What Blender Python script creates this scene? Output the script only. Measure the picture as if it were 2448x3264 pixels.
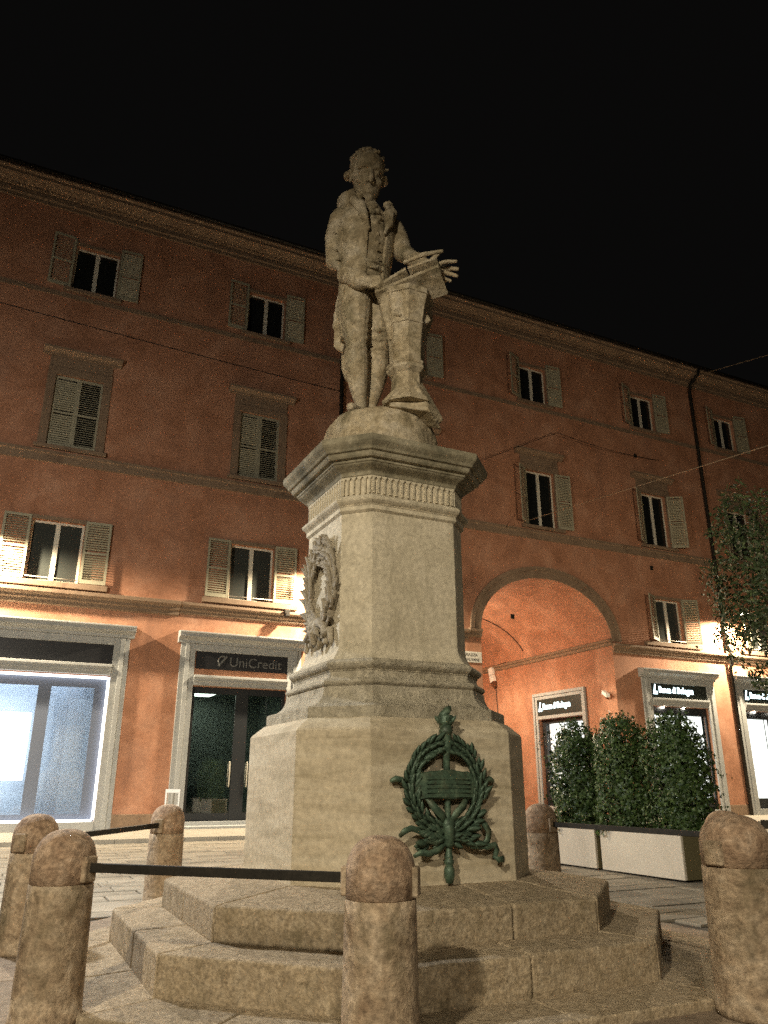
import bpy, bmesh, math, random
from mathutils import Vector, Matrix, noise

# ------------------------------------------------------------------ clear
for o in list(bpy.data.objects):
    bpy.data.objects.remove(o)
scene = bpy.context.scene
COL = scene.collection
R = math.radians
random.seed(11)

# ------------------------------------------------------------------ camera
CAM_H = 1.45
cam = bpy.data.cameras.new('camera')
cam_o = bpy.data.objects.new('camera', cam)
COL.objects.link(cam_o)
cam.sensor_fit = 'VERTICAL'
cam.sensor_height = 24.0
cam.lens = 24.0 * 2460.0 / 3264.0
cam.clip_end = 500
cam.clip_start = 0.05
cam_o.location = (0, 0, CAM_H)
cam_o.rotation_euler = (R(90 + 19.4), 0, 0)
scene.camera = cam_o

# ------------------------------------------------------------------ world: night sky
world = bpy.data.worlds.new('World')
scene.world = world
world.use_nodes = True
wn = world.node_tree.nodes
wn.clear()
w_out = wn.new('ShaderNodeOutputWorld')
w_bg = wn.new('ShaderNodeBackground')
w_bg.inputs['Color'].default_value = (1.0, 0.95, 0.92, 1)
w_bg.inputs['Strength'].default_value = 0.0025
world.node_tree.links.new(w_bg.outputs[0], w_out.inputs[0])

scene.view_settings.view_transform = 'Standard'
scene.view_settings.look = 'None'
scene.view_settings.gamma = 1.0
scene.view_settings.exposure = 0.15
scene.view_settings.use_curve_mapping = False
scene.cycles.use_denoising = False
scene.cycles.max_bounces = 6
scene.cycles.diffuse_bounces = 4
scene.cycles.glossy_bounces = 3
scene.cycles.sample_clamp_indirect = 4.0

# light levels of the place's lamps and of the added lights (watts)
PIAZZA_W = 6800.0       # tall street lamp behind the camera
NEAR_LEFT_W = 2600.0    # white lamp just out of view at the left
LEFT_FILL_W = 7600.0         # added flood for the facade, left of the frame
RIGHT_FILL_W = 8000.0        # added flood for the facade, right of the frame
WALL_W = 7800.0         # wall lamps on the facade
PASSAGE_W = 2900.0
FILL_W = 2600.0  # added light behind the camera, softens the shadows
WARM = (1.0, 0.89, 0.68)
NEUTRAL = (1.0, 0.93, 0.80)
WARM2 = (1.0, 0.84, 0.60)

# ------------------------------------------------------------------ helpers
PHI = R(25.75)          # yaw shared by the facade and the monument
TV = Vector((math.cos(PHI), math.sin(PHI), 0))
NV = Vector((-math.sin(PHI), math.cos(PHI), 0))
FAC_D = 26.82           # distance of the facade plane
S2 = math.sqrt(2)


def bw(u, n, z=0.0):
    """building coordinates (along, depth, up) to world"""
    return TV * u + NV * (FAC_D + n) + Vector((0, 0, z))


def link(o, parent=None):
    COL.objects.link(o)
    if parent is not None:
        o.parent = parent
    return o


def tag(o, label=None, cat=None, group=None, kind=None):
    if label: o['label'] = label
    if cat: o['category'] = cat
    if group: o['group'] = group
    if kind: o['kind'] = kind
    return o


def empty(name, loc=(0, 0, 0), rz=0.0, label=None, cat=None, group=None):
    o = bpy.data.objects.new(name, None)
    o.empty_display_size = 0.2
    o.location = loc
    o.rotation_euler = (0, 0, rz)
    link(o)
    return tag(o, label, cat, group)


class MB:
    def __init__(s):
        s.v = []
        s.f = []

    def add(s, vs, fs):
        b = len(s.v)
        s.v += [tuple(p) for p in vs]
        s.f += [tuple(i + b for i in f) for f in fs]
        return s

    def box(s, x0, x1, y0, y1, z0, z1):
        vs = [(x, y, z) for z in (z0, z1) for y in (y0, y1) for x in (x0, x1)]
        return s.add(vs, [(0, 2, 3, 1), (4, 5, 7, 6), (0, 1, 5, 4), (2, 6, 7, 3), (0, 4, 6, 2), (1, 3, 7, 5)])

    def obox(s, c, ax, ay, az):
        """box from centre and three half-axis vectors"""
        c, ax, ay, az = Vector(c), Vector(ax), Vector(ay), Vector(az)
        vs = [c + ax * i + ay * j + az * k for k in (-1, 1) for j in (-1, 1) for i in (-1, 1)]
        return s.add(vs, [(0, 2, 3, 1), (4, 5, 7, 6), (0, 1, 5, 4), (2, 6, 7, 3), (0, 4, 6, 2), (1, 3, 7, 5)])

    def rings(s, rs, cap0=True, cap1=True, closed=False):
        n = len(rs[0])
        b = len(s.v)
        for r in rs:
            s.v += [tuple(p) for p in r]
        m = len(rs)
        for i in range(m if closed else m - 1):
            j = (i + 1) % m
            for k in range(n):
                l = (k + 1) % n
                s.f.append((b + i * n + k, b + i * n + l, b + j * n + l, b + j * n + k))
        if not closed:
            if cap0: s.f.append(tuple(b + k for k in reversed(range(n))))
            if cap1: s.f.append(tuple(b + (m - 1) * n + k for k in range(n)))
        return s

    def lathe(s, prof, c=(0, 0, 0), seg=24, sx=1.0, sy=1.0):
        rs = []
        for r, z in prof:
            rs.append([(c[0] + sx * r * math.cos(2 * math.pi * k / seg), c[1] + sy * r * math.sin(2 * math.pi * k / seg), c[2] + z) for k in range(seg)])
        return s.rings(rs)

    def tube(s, pts, rad, seg=8, closed=False, flat=1.0, up=(0, 0, 1)):
        pts = [Vector(p) for p in pts]
        n = len(pts)
        if not hasattr(rad, '__len__'): rad = [rad] * n
        rs = []
        for i, p in enumerate(pts):
            if closed:
                d = pts[(i + 1) % n] - pts[i - 1]
            else:
                d = pts[min(i + 1, n - 1)] - pts[max(i - 1, 0)]
            if d.length < 1e-9: d = Vector((0, 0, 1))
            d.normalize()
            a = Vector(up)
            if abs(a.dot(d)) > .95: a = Vector((0, 1, 0)) if abs(d.y) < .9 else Vector((1, 0, 0))
            x = d.cross(a).normalized()
            y = x.cross(d)
            r = rad[i]
            rs.append([p + x * (r * math.cos(2 * math.pi * k / seg)) + y * (r * flat * math.sin(2 * math.pi * k / seg)) for k in range(seg)])
        return s.rings(rs, closed=closed)

    def limb(s, pts, rad, seg=14):
        """tube with rounded ends"""
        pts = [Vector(p) for p in pts]
        rad = list(rad)
        d0 = (pts[0] - pts[1]).normalized()
        d1 = (pts[-1] - pts[-2]).normalized()
        P = [pts[0] + d0 * rad[0] * .92, pts[0] + d0 * rad[0] * .7] + pts + [pts[-1] + d1 * rad[-1] * .7, pts[-1] + d1 * rad[-1] * .92]
        Q = [rad[0] * .3, rad[0] * .72] + rad + [rad[-1] * .72, rad[-1] * .3]
        return s.tube(P, Q, seg)

    def ell(s, c, r, rot=None, seg=14, ringn=9):
        c = Vector(c)
        rs = []
        for i in range(1, ringn):
            t = math.pi * i / ringn
            row = []
            for k in range(seg):
                a = 2 * math.pi * k / seg
                p = Vector((r[0] * math.sin(t) * math.cos(a), r[1] * math.sin(t) * math.sin(a), -r[2] * math.cos(t)))
                if rot is not None: p = rot @ p
                row.append(c + p)
            rs.append(row)
        return s.rings(rs)

    def prism(s, poly, y0, y1):
        """polygon in (x,z) extruded along y"""
        n = len(poly)
        vs = [(x, y0, z) for x, z in poly] + [(x, y1, z) for x, z in poly]
        fs = [tuple(range(n)), tuple(reversed(range(n, 2 * n)))]
        for k in range(n):
            l = (k + 1) % n
            fs.append((k, k + n, l + n, l))
        return s.add(vs, fs)

    def extr(s, prof, u0, u1):
        """profile in (y,z) extruded along x"""
        n = len(prof)
        vs = [(u0, y, z) for y, z in prof] + [(u1, y, z) for y, z in prof]
        fs = [tuple(range(n)), tuple(reversed(range(n, 2 * n)))]
        for k in range(n):
            l = (k + 1) % n
            fs.append((k, k + n, l + n, l))
        return s.add(vs, fs)

    def mesh(s, name, smooth=False, fix=True):
        me = bpy.data.meshes.new(name)
        me.from_pydata(s.v, [], s.f)
        if fix:
            bm = bmesh.new()
            bm.from_mesh(me)
            bmesh.ops.recalc_face_normals(bm, faces=bm.faces)
            bm.to_mesh(me)
            bm.free()
        if smooth:
            for p in me.polygons: p.use_smooth = True
        me.update()
        return me

    def build(s, name, mat, parent=None, smooth=False, bevel=0.0, seg=2, loc=None, fix=True):
        me = s.mesh(name, smooth, fix)
        me.materials.append(mat)
        o = bpy.data.objects.new(name, me)
        link(o, parent)
        if loc is not None: o.location = loc
        if bevel > 0:
            m = o.modifiers.new('bevel', 'BEVEL')
            m.width = bevel
            m.segments = seg
            m.limit_method = 'ANGLE'
            m.angle_limit = R(35)
        return o


def inst(name, me, parent=None, loc=(0, 0, 0), rot=(0, 0, 0), scale=(1, 1, 1), mtx=None):
    o = bpy.data.objects.new(name, me)
    link(o, parent)
    if mtx is not None:
        o.matrix_local = mtx
    else:
        o.location = loc
        o.rotation_euler = rot
        o.scale = scale
    return o


# ------------------------------------------------------------------ materials
MATS = {}


def new_mat(name):
    m = bpy.data.materials.new(name)
    m.use_nodes = True
    nt = m.node_tree
    b = nt.nodes['Principled BSDF']
    MATS[name] = m
    return m, nt, b


def plain(name, col, rough=.6, metal=0.0, emit=None, es=0.0, spec=.4):
    m, nt, b = new_mat(name)
    b.inputs['Base Color'].default_value = (*col, 1)
    b.inputs['Roughness'].default_value = rough
    b.inputs['Metallic'].default_value = metal
    b.inputs['Specular IOR Level'].default_value = spec
    if emit:
        b.inputs['Emission Color'].default_value = (*emit, 1)
        b.inputs['Emission Strength'].default_value = es
    return m


def mottled(name, cols, scale=2.0, fine=30.0, rough=.85, bump=.25, bdist=.01, stretch=(1, 1, 1), vor=0.0, vscale=10.0,
            stain=None, stain_amt=.5, stain_scale=1.3, stain_stretch=(1, 1, .35), rand=0.0, finecol=.35, metal=0.0, spec=.3):
    """layered noise colours, fine grain, optional veins and stains, and a bump"""
    m, nt, b = new_mat(name)
    N, L = nt.nodes.new, nt.links.new
    tc = N('ShaderNodeTexCoord')
    mp = N('ShaderNodeMapping')
    mp.inputs['Scale'].default_value = stretch
    vec = tc.outputs['Object']
    if rand > 0:
        oi = N('ShaderNodeObjectInfo')
        ad = N('ShaderNodeVectorMath'); ad.operation = 'ADD'
        mu = N('ShaderNodeVectorMath'); mu.operation = 'SCALE'
        cv = N('ShaderNodeCombineXYZ')
        for i in range(3): L(oi.outputs['Random'], cv.inputs[i])
        L(cv.outputs[0], mu.inputs[0]); mu.inputs['Scale'].default_value = 37.0
        L(tc.outputs['Object'], ad.inputs[0]); L(mu.outputs[0], ad.inputs[1])
        vec = ad.outputs[0]
    L(vec, mp.inputs[0])
    n1 = N('ShaderNodeTexNoise'); n1.inputs['Scale'].default_value = scale
    n1.inputs['Detail'].default_value = 8; n1.inputs['Roughness'].default_value = .62
    n1.inputs['Distortion'].default_value = .6
    L(mp.outputs[0], n1.inputs['Vector'])
    cr = N('ShaderNodeValToRGB')
    el = cr.color_ramp.elements
    k = len(cols)
    while len(el) < k: el.new(.5)
    for i, c in enumerate(cols):
        el[i].position = .3 + .4 * i / (k - 1)
        el[i].color = (*c, 1)
    L(n1.outputs['Fac'], cr.inputs[0])
    out = cr.outputs[0]
    n2 = N('ShaderNodeTexNoise'); n2.inputs['Scale'].default_value = fine
    n2.inputs['Detail'].default_value = 6; n2.inputs['Roughness'].default_value = .7
    L(vec, n2.inputs['Vector'])
    r2 = N('ShaderNodeMapRange')
    r2.inputs['From Min'].default_value = .3; r2.inputs['From Max'].default_value = .7
    r2.inputs['To Min'].default_value = 1 - finecol; r2.inputs['To Max'].default_value = 1 + finecol * .6
    L(n2.outputs['Fac'], r2.inputs['Value'])
    mx = N('ShaderNodeVectorMath'); mx.operation = 'SCALE'
    L(out, mx.inputs[0]); L(r2.outputs[0], mx.inputs['Scale'])
    out = mx.outputs[0]
    height = n2.outputs['Fac']
    if vor > 0:
        wv = N('ShaderNodeVectorMath'); wv.operation = 'ADD'
        sc_ = N('ShaderNodeVectorMath'); sc_.operation = 'SCALE'; sc_.inputs['Scale'].default_value = .12
        L(n1.outputs['Color'], sc_.inputs[0]); L(vec, wv.inputs[0]); L(sc_.outputs[0], wv.inputs[1])
        vo = N('ShaderNodeTexVoronoi'); vo.feature = 'DISTANCE_TO_EDGE'; vo.inputs['Scale'].default_value = vscale
        L(wv.outputs[0], vo.inputs['Vector'])
        rv = N('ShaderNodeMapRange'); rv.inputs['From Max'].default_value = .12
        rv.inputs['To Min'].default_value = 1 - vor; rv.inputs['To Max'].default_value = 1.0
        L(vo.outputs['Distance'], rv.inputs['Value'])
        m2 = N('ShaderNodeVectorMath'); m2.operation = 'SCALE'
        L(out, m2.inputs[0]); L(rv.outputs[0], m2.inputs['Scale'])
        out = m2.outputs[0]
        ah = N('ShaderNodeMath'); ah.operation = 'ADD'
        L(height, ah.inputs[0]); L(rv.outputs[0], ah.inputs[1])
        height = ah.outputs[0]
    if stain is not None:
        m3 = N('ShaderNodeMapping'); m3.inputs['Scale'].default_value = stain_stretch
        L(vec, m3.inputs[0])
        n3 = N('ShaderNodeTexNoise'); n3.inputs['Scale'].default_value = stain_scale
        n3.inputs['Detail'].default_value = 7; n3.inputs['Roughness'].default_value = .7
        L(m3.outputs[0], n3.inputs['Vector'])
        r3 = N('ShaderNodeMapRange')
        r3.inputs['From Min'].default_value = .5; r3.inputs['From Max'].default_value = .72
        r3.inputs['To Max'].default_value = stain_amt
        L(n3.outputs['Fac'], r3.inputs['Value'])
        mm = N('ShaderNodeMix'); mm.data_type = 'RGBA'
        L(r3.outputs[0], mm.inputs['Factor']); L(out, mm.inputs['A']); mm.inputs['B'].default_value = (*stain, 1)
        out = mm.outputs['Result']
    if rand > 0:
        rr = N('ShaderNodeMapRange'); rr.inputs['To Min'].default_value = 1 - rand; rr.inputs['To Max'].default_value = 1 + rand
        L(oi.outputs['Random'], rr.inputs['Value'])
        m4 = N('ShaderNodeVectorMath'); m4.operation = 'SCALE'
        L(out, m4.inputs[0]); L(rr.outputs[0], m4.inputs['Scale'])
        out = m4.outputs[0]
    L(out, b.inputs['Base Color'])
    b.inputs['Roughness'].default_value = rough
    b.inputs['Metallic'].default_value = metal
    b.inputs['Specular IOR Level'].default_value = spec
    bp = N('ShaderNodeBump'); bp.inputs['Strength'].default_value = bump; bp.inputs['Distance'].default_value = bdist
    L(height, bp.inputs['Height'])
    L(bp.outputs[0], b.inputs['Normal'])
    return m


M_PLASTER = mottled('orange_plaster', [(.31, .14, .075), (.42, .20, .115), (.50, .265, .165)], scale=.8, fine=7, bump=.2, bdist=.02, finecol=.2,
                    stain=(.25, .13, .085), stain_amt=.65, stain_scale=.8, stain_stretch=(1, 1, .35))
M_TRIM = mottled('sandstone_trim', [(.17, .11, .07), (.25, .17, .11), (.21, .14, .09)], scale=1.2, fine=14, bump=.2, finecol=.2)
M_SHOPSTONE = mottled('grey_shop_stone', [(.30, .31, .30), (.38, .38, .36), (.34, .34, .33)], scale=1.5, fine=20, bump=.12, finecol=.12)
M_STONE = mottled('pale_limestone', [(.43, .37, .265), (.53, .46, .335), (.60, .525, .395)], scale=2.4, fine=20, bump=.6, bdist=.014, finecol=.34,
                  stain=(.22, .19, .12), stain_amt=.7, stain_scale=2.6, stain_stretch=(1.6, 1.6, .22))
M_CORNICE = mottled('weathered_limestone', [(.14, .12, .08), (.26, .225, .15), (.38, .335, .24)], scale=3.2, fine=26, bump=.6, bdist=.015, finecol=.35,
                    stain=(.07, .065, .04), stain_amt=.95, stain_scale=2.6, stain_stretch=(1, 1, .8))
M_PITTED = mottled('pitted_limestone', [(.38, .33, .24), (.48, .42, .31), (.54, .48, .37)], scale=2.5, fine=22, bump=1.0, bdist=.035, finecol=.5, vor=.0, vscale=16,
                   stain=(.13, .11, .065), stain_amt=.85, stain_scale=11, stain_stretch=(1, 1, 1))
M_PLINTH = mottled('banded_limestone', [(.36, .295, .195), (.50, .42, .295), (.57, .495, .365)], scale=2.6, fine=18, bump=.45, bdist=.012, finecol=.3, stretch=(.35, .35, 2.6),
                   stain=(.24, .2, .12), stain_amt=.5, stain_scale=2.0, stain_stretch=(.5, .5, 2))
M_STATUE = mottled('statue_marble', [(.24, .18, .10), (.43, .35, .23), (.56, .48, .36)], scale=4.2, fine=20, bump=.7, bdist=.02, finecol=.45,
                   stain=(.11, .095, .05), stain_amt=.85, stain_scale=3.4, stain_stretch=(1, 1, .6))
M_PINK = mottled('pink_verona_stone', [(.31, .235, .145), (.41, .32, .21), (.50, .405, .28)], scale=14, fine=40, bump=.7, bdist=.02, finecol=.55, vor=.17, vscale=6,
                 stain=(.17, .135, .075), stain_amt=.6, stain_scale=5, stain_stretch=(1, 1, .7), rand=.1)
M_BOLLARD = mottled('bollard_stone', [(.25, .17, .105), (.41, .305, .20), (.54, .425, .30)], scale=7, fine=24, bump=.9, bdist=.02, finecol=.55, vor=.08, vscale=6,
                    stain=(.08, .065, .03), stain_amt=.9, stain_scale=2.0, stain_stretch=(1, 1, .5), rand=.08)
M_BOLLTOP = mottled('bollard_cap_stone', [(.24, .15, .092), (.38, .26, .168), (.50, .37, .26)], scale=9, fine=26, bump=.9, bdist=.02, finecol=.55, vor=.1, vscale=9, rand=.06)
M_PAVE = mottled('paving_stone', [(.17, .145, .11), (.24, .21, .16), (.29, .25, .195)], scale=2.0, fine=28, bump=.4, finecol=.3, rand=.2,
                 stain=(.15, .12, .08), stain_amt=.5, stain_scale=1.2, stain_stretch=(1, 1, 1))
M_PLAT = mottled('platform_stone', [(.20, .145, .10), (.29, .22, .155), (.36, .285, .205)], scale=4, fine=30, bump=.6, bdist=.015, finecol=.45, rand=.16,
                 stain=(.12, .09, .055), stain_amt=.6, stain_scale=2.0, stain_stretch=(1, 1, 1))
M_JOINT = mottled('joint_mortar', [(.06, .05, .035), (.1, .08, .06)], scale=4, fine=40, bump=.4, finecol=.3)
M_KERB = mottled('pale_kerb_stone', [(.28, .25, .195), (.36, .32, .255)], scale=2, fine=25, bump=.3, finecol=.2, rand=.08)
M_BRONZE = mottled('green_bronze', [(.04, .062, .042), (.07, .115, .075), (.13, .18, .115)], scale=14, fine=60, rough=.5, bump=.4, bdist=.004, metal=.25, finecol=.5, spec=.4,
                   stain=(.09, .075, .04), stain_amt=.6, stain_scale=9, stain_stretch=(1, 1, 1))
M_IRON = mottled('dark_iron', [(.02, .018, .014), (.04, .034, .026)], scale=9, fine=60, rough=.55, bump=.2, bdist=.003, metal=.5, finecol=.3)
M_SHUT = mottled('green_grey_shutter', [(.30, .275, .19), (.37, .335, .235)], scale=1.5, fine=20, rough=.6, bump=.05, finecol=.12, rand=.1)
M_FRAME = plain('white_window_frame', (.62, .57, .46), .5)
M_GLASS = plain('dark_window_glass', (.012, .013, .012), .06, spec=.6)
M_GLASS2 = plain('curtained_window_glass', (.045, .048, .042), .08, spec=.6)
M_DOORGLASS = plain('dark_door_glass', (.055, .072, .066), .07, spec=.7)
M_DARKFRAME = plain('dark_door_frame', (.02, .022, .024), .45)
M_SIGN = plain('dark_sign_panel', (.028, .028, .03), .35)
M_GREENSIGN = plain('bank_sign_panel', (.03, .035, .03), .3)
M_LETTER_G = plain('dull_sign_letters', (.14, .14, .135), .4)
M_LETTER_W = plain('lit_sign_letters', (.8, .85, .85), .4, emit=(.72, .95, 1.0), es=5.0)
M_PLAQUE = plain('white_plaque', (.62, .58, .5), .5)
M_PLAQUETXT = plain('plaque_lettering', (.12, .11, .1), .5)
M_BLIND = plain('backlit_blind', (.8, .78, .7), .7, emit=(1.0, .90, .76), es=1.35)
M_BLIND2 = plain('backlit_blind_bright', (.8, .78, .7), .7, emit=(1.0, .93, .80), es=2.2)
M_SCREEN = plain('lit_advertising_screen', (.8, .8, .8), .4, emit=(.93, .97, 1.0), es=5.0)
M_PRINT = plain('screen_print_green', (.2, .5, .35), .5, emit=(.55, .85, .7), es=1.2)
M_PRINTG = plain('screen_print_grey', (.3, .3, .3), .5, emit=(.6, .62, .65), es=.9)
M_LED = plain('white_light_strip', (.9, .9, .9), .4, emit=(.88, .95, 1.0), es=4.0)
M_ROOM = plain('pale_interior', (.50, .54, .58), .8)
M_ROOMDARK = plain('dark_interior', (.10, .12, .11), .8)
M_LENS = plain('lamp_lens', (.9, .9, .8), .3, emit=(1.0, .93, .78), es=60.0)
M_LAMP = plain('lamp_housing', (.05, .05, .05), .45, .4)
M_BOX = plain('white_plastic_box', (.85, .82, .75), .5)
M_BROWN = plain('brown_lamp_hood', (.12, .05, .025), .5)
M_CABLE = plain('black_cable', (.012, .01, .009), .6)
M_CABLEL = plain('pale_cable', (.26, .19, .12), .6)
M_ROOF = mottled('roof_tiles', [(.16, .08, .05), (.24, .13, .08)], scale=3, fine=20, bump=.3, rand=.15)
M_PLANTER = mottled('planter_stone', [(.50, .45, .36), (.57, .51, .42), (.62, .56, .46)], scale=1.2, fine=24, bump=.15, finecol=.12)
M_PLANTEND = plain('planter_olive_panel', (.13, .11, .055), .7)
M_SOIL = plain('planter_soil', (.03, .022, .015), .9)
M_BARK = mottled('tree_bark', [(.05, .035, .02), (.1, .07, .045)], scale=8, fine=40, bump=.8, stretch=(1, 1, .2))


def leaf_mat(name, c1, c2, rough=.45):
    m, nt, b = new_mat(name)
    N, L = nt.nodes.new, nt.links.new
    geo = N('ShaderNodeNewGeometry')
    cr = N('ShaderNodeValToRGB')
    cr.color_ramp.elements[0].color = (*c1, 1)
    cr.color_ramp.elements[1].color = (*c2, 1)
    L(geo.outputs['Random Per Island'], cr.inputs[0])
    L(cr.outputs[0], b.inputs['Base Color'])
    b.inputs['Roughness'].default_value = rough
    b.inputs['Specular IOR Level'].default_value = .35
    return m


M_LEAF = leaf_mat('hedge_leaf', (.018, .04, .012), (.075, .12, .032))
M_TLEAF = leaf_mat('tree_leaf', (.025, .045, .018), (.075, .105, .04))


def glass_thin(name, tint=(.9, .95, 1.0), gloss=.1):
    m, nt, b = new_mat(name)
    N, L = nt.nodes.new, nt.links.new
    tr = N('ShaderNodeBsdfTransparent'); tr.inputs[0].default_value = (*tint, 1)
    gl = N('ShaderNodeBsdfGlossy'); gl.inputs['Roughness'].default_value = .03
    mx = N('ShaderNodeMixShader'); mx.inputs[0].default_value = gloss
    L(tr.outputs[0], mx.inputs[1]); L(gl.outputs[0], mx.inputs[2])
    L(mx.outputs[0], nt.nodes['Material Output'].inputs[0])
    return m


M_PANE = glass_thin('shop_glass')
M_PANE2 = glass_thin('door_glass', (.55, .60, .57), .16)


def text_mesh(name, body, size, mat, parent, loc, rot, extrude=.01, align='LEFT', sx=1.0, bold=0.0):
    cu = bpy.data.curves.new(name, 'FONT')
    cu.body = body
    cu.size = size
    cu.extrude = extrude
    cu.offset = bold
    cu.align_x = align
    cu.resolution_u = 3
    tmp = bpy.data.objects.new('tmp_text', cu)
    COL.objects.link(tmp)
    bpy.context.view_layer.update()
    dg = bpy.context.evaluated_depsgraph_get()
    me = bpy.data.meshes.new_from_object(tmp.evaluated_get(dg))
    bpy.data.objects.remove(tmp)
    me.name = name
    me.materials.clear()
    me.materials.append(mat)
    o = bpy.data.objects.new(name, me)
    link(o, parent)
    o.location = loc
    o.rotation_euler = rot
    o.scale = (sx, 1, 1)
    return o


def spot(name, loc, power, col, size_deg, blend, parent, target=None, radius=.15, rot=None):
    l = bpy.data.lights.new(name, 'SPOT')
    l.energy = power
    l.color = col
    l.spot_size = R(size_deg)
    l.spot_blend = blend
    l.shadow_soft_size = radius
    o = bpy.data.objects.new(name, l)
    link(o, parent)
    o.location = loc
    if target is not None:
        d = Vector(target) - Vector(loc)
        o.rotation_euler = d.to_track_quat('-Z', 'Y').to_euler()
    return o


# ================================================================== THE GROUND
ground = MB().add([(-70, -40, -.03), (90, -40, -.03), (90, 90, -.03), (-70, 90, -.03)], [(0, 1, 2, 3)]).build('ground', M_JOINT)
tag(ground, kind='structure')


def cam_px(p):
    """photo pixel of a world point: only used to pick which slabs are large enough to be pieces of their own"""
    v = Vector(p) - Vector((0, 0, CAM_H))
    f = Vector((0, math.cos(R(19.4)), math.sin(R(19.4))))
    u = Vector((0, -math.sin(R(19.4)), math.cos(R(19.4))))
    c = v.dot(f)
    if c < .2: return None
    return (1224 + 2460 * v.x / c, 1632 - 2460 * v.dot(u) / c, c)


MON = Vector((0, 8.07, 0))


def mon_local(p):
    v = Vector(p) - MON
    return v.dot(TV), v.dot(NV)


PLAT_A, PLAT_B = 3.42, 3.56
slabs = []
n = -27.0
row = 0
while n < -4.55:
    w = random.choice((.40, .46, .52))
    u = -14.0 + random.random()
    while u < 40:
        l = random.uniform(.7, 1.35)
        c = bw(u + l / 2, n + w / 2)
        a, b_ = mon_local(c)
        inside = max(abs(a), abs(b_)) < PLAT_A + .15 and (abs(a) + abs(b_)) / S2 < PLAT_B + .15
        px = cam_px(c)
        vis = px is not None and -200 < px[0] < 2650 and px[1] < 3500
        if vis and not inside:
            slabs.append((px[2], u, n, l, w))
        u += l
    n += w
slabs.sort()
j = .012
gmesh = [None] * 8
rest = MB()
for k, (dist, u, n, l, w) in enumerate(slabs):
    dz = random.uniform(-.006, .006)
    if k < 300:
        mb = MB()
        x, y = l / 2 - j, w / 2 - j
        t = .012
        mb.rings([[(-x, -y, -.03), (x, -y, -.03), (x, y, -.03), (-x, y, -.03)], [(-x, -y, -t * .6), (x, -y, -t * .6), (x, y, -t * .6), (-x, y, -t * .6)],
                  [(-x + t, -y + t, 0), (x - t, -y + t, 0), (x - t, y - t, 0), (-x + t, y - t, 0)]], cap0=False)
        o = mb.build('paving_slab', M_PAVE, ground, fix=False)
        o.location = bw(u + l / 2, n + w / 2, dz)
        o.rotation_euler = (random.uniform(-.004, .004), random.uniform(-.004, .004), PHI + random.uniform(-.006, .006))
    else:
        c = bw(u + l / 2, n + w / 2, dz)
        x, y = l / 2 - j, w / 2 - j
        q = [c - TV * x - NV * y, c + TV * x - NV * y, c + TV * x + NV * y, c - TV * x + NV * y]
        rest.rings([[p - Vector((0, 0, .03)) for p in q], q], cap0=False)
o = rest.build('paving_slabs', M_PAVE, ground, fix=False)
tag(o, kind='stuff')

# pale raised footway along the building
foot = MB()
for k in range(60):
    u0 = -14 + k * .9
    foot.box(u0 + .005, u0 + .895, -4.5, -4.12, -.03, .11)
tag(foot.build('kerb', M_KERB, None, bevel=.012), kind='structure')
bpy.data.objects['kerb'].location = NV * FAC_D
bpy.data.objects['kerb'].rotation_euler = (0, 0, PHI)
fw = MB()
for k in range(44):
    for i in range(4):
        u0 = -14 + k * 1.25 + (.6 if i % 2 else 0)
        fw.box(u0 + .006, u0 + 1.244, -4.115 + i * 1.03, -4.115 + i * 1.03 + 1.018, -.03, .1)
o = fw.build('footway', M_KERB)
o.location = NV * FAC_D
o.rotation_euler = (0, 0, PHI)
tag(o, kind='structure')

# ================================================================== THE BUILDING
bld = empty('palazzo', NV * FAC_D, PHI, 'long orange-red plastered palazzo with shuttered windows, bank shops and an arched passage', 'building')

U0, U1, ZT = -9.0, 46.0, 22.3
ACX, AA, AB, ASP = 20.85, 3.47, 2.5, 7.5        # arch: centre, half width, rise, springing height
WW = 1.56
cols = [.85, 7.55, 14.25, 20.95, 27.9, 33.85, 40.3]
holes = []          # u0,u1,z0,z1
for c in cols:
    holes.append((c - WW / 2, c + WW / 2, 18.72, 20.65))
    holes.append((c - .80, c + .80, 12.42, 15.15))
for c in (.85, 7.55, 28.0, 34.2, 40.3):
    holes.append((c - .82, c + .82, 7.68, 9.75))
shops = [(-2.6, 3.04, .36, 4.75), (5.72, 9.06, .30, 4.58), (26.3, 29.75, .36, 4.75), (32.15, 35.6, .36, 4.75), (38.2, 41.6, .36, 4.75)]
holes += shops
holes.append((ACX - AA, ACX + AA, 0, ASP + AB))


def grid_wall(mb, u0, u1, z0, z1, holes, y=0.0):
    us = sorted({u0, u1, *[h[0] for h in holes], *[h[1] for h in holes]})
    zs = sorted({z0, z1, *[h[2] for h in holes], *[h[3] for h in holes]})
    us = [u for u in us if u0 <= u <= u1]
    zs = [z for z in zs if z0 <= z <= z1]
    for i in range(len(us) - 1):
        k = 0
        while k < len(zs) - 1:
            cu = (us[i] + us[i + 1]) / 2
            def solid(k):
                cz = (zs[k] + zs[k + 1]) / 2
                return not any(h[0] < cu < h[1] and h[2] < cz < h[3] for h in holes)
            if not solid(k):
                k += 1
                continue
            k2 = k
            while k2 + 1 < len(zs) - 1 and solid(k2 + 1): k2 += 1
            mb.add([(us[i], y, zs[k]), (us[i + 1], y, zs[k]), (us[i + 1], y, zs[k2 + 1]), (us[i], y, zs[k2 + 1])], [(0, 1, 2, 3)])
            k = k2 + 1


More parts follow.
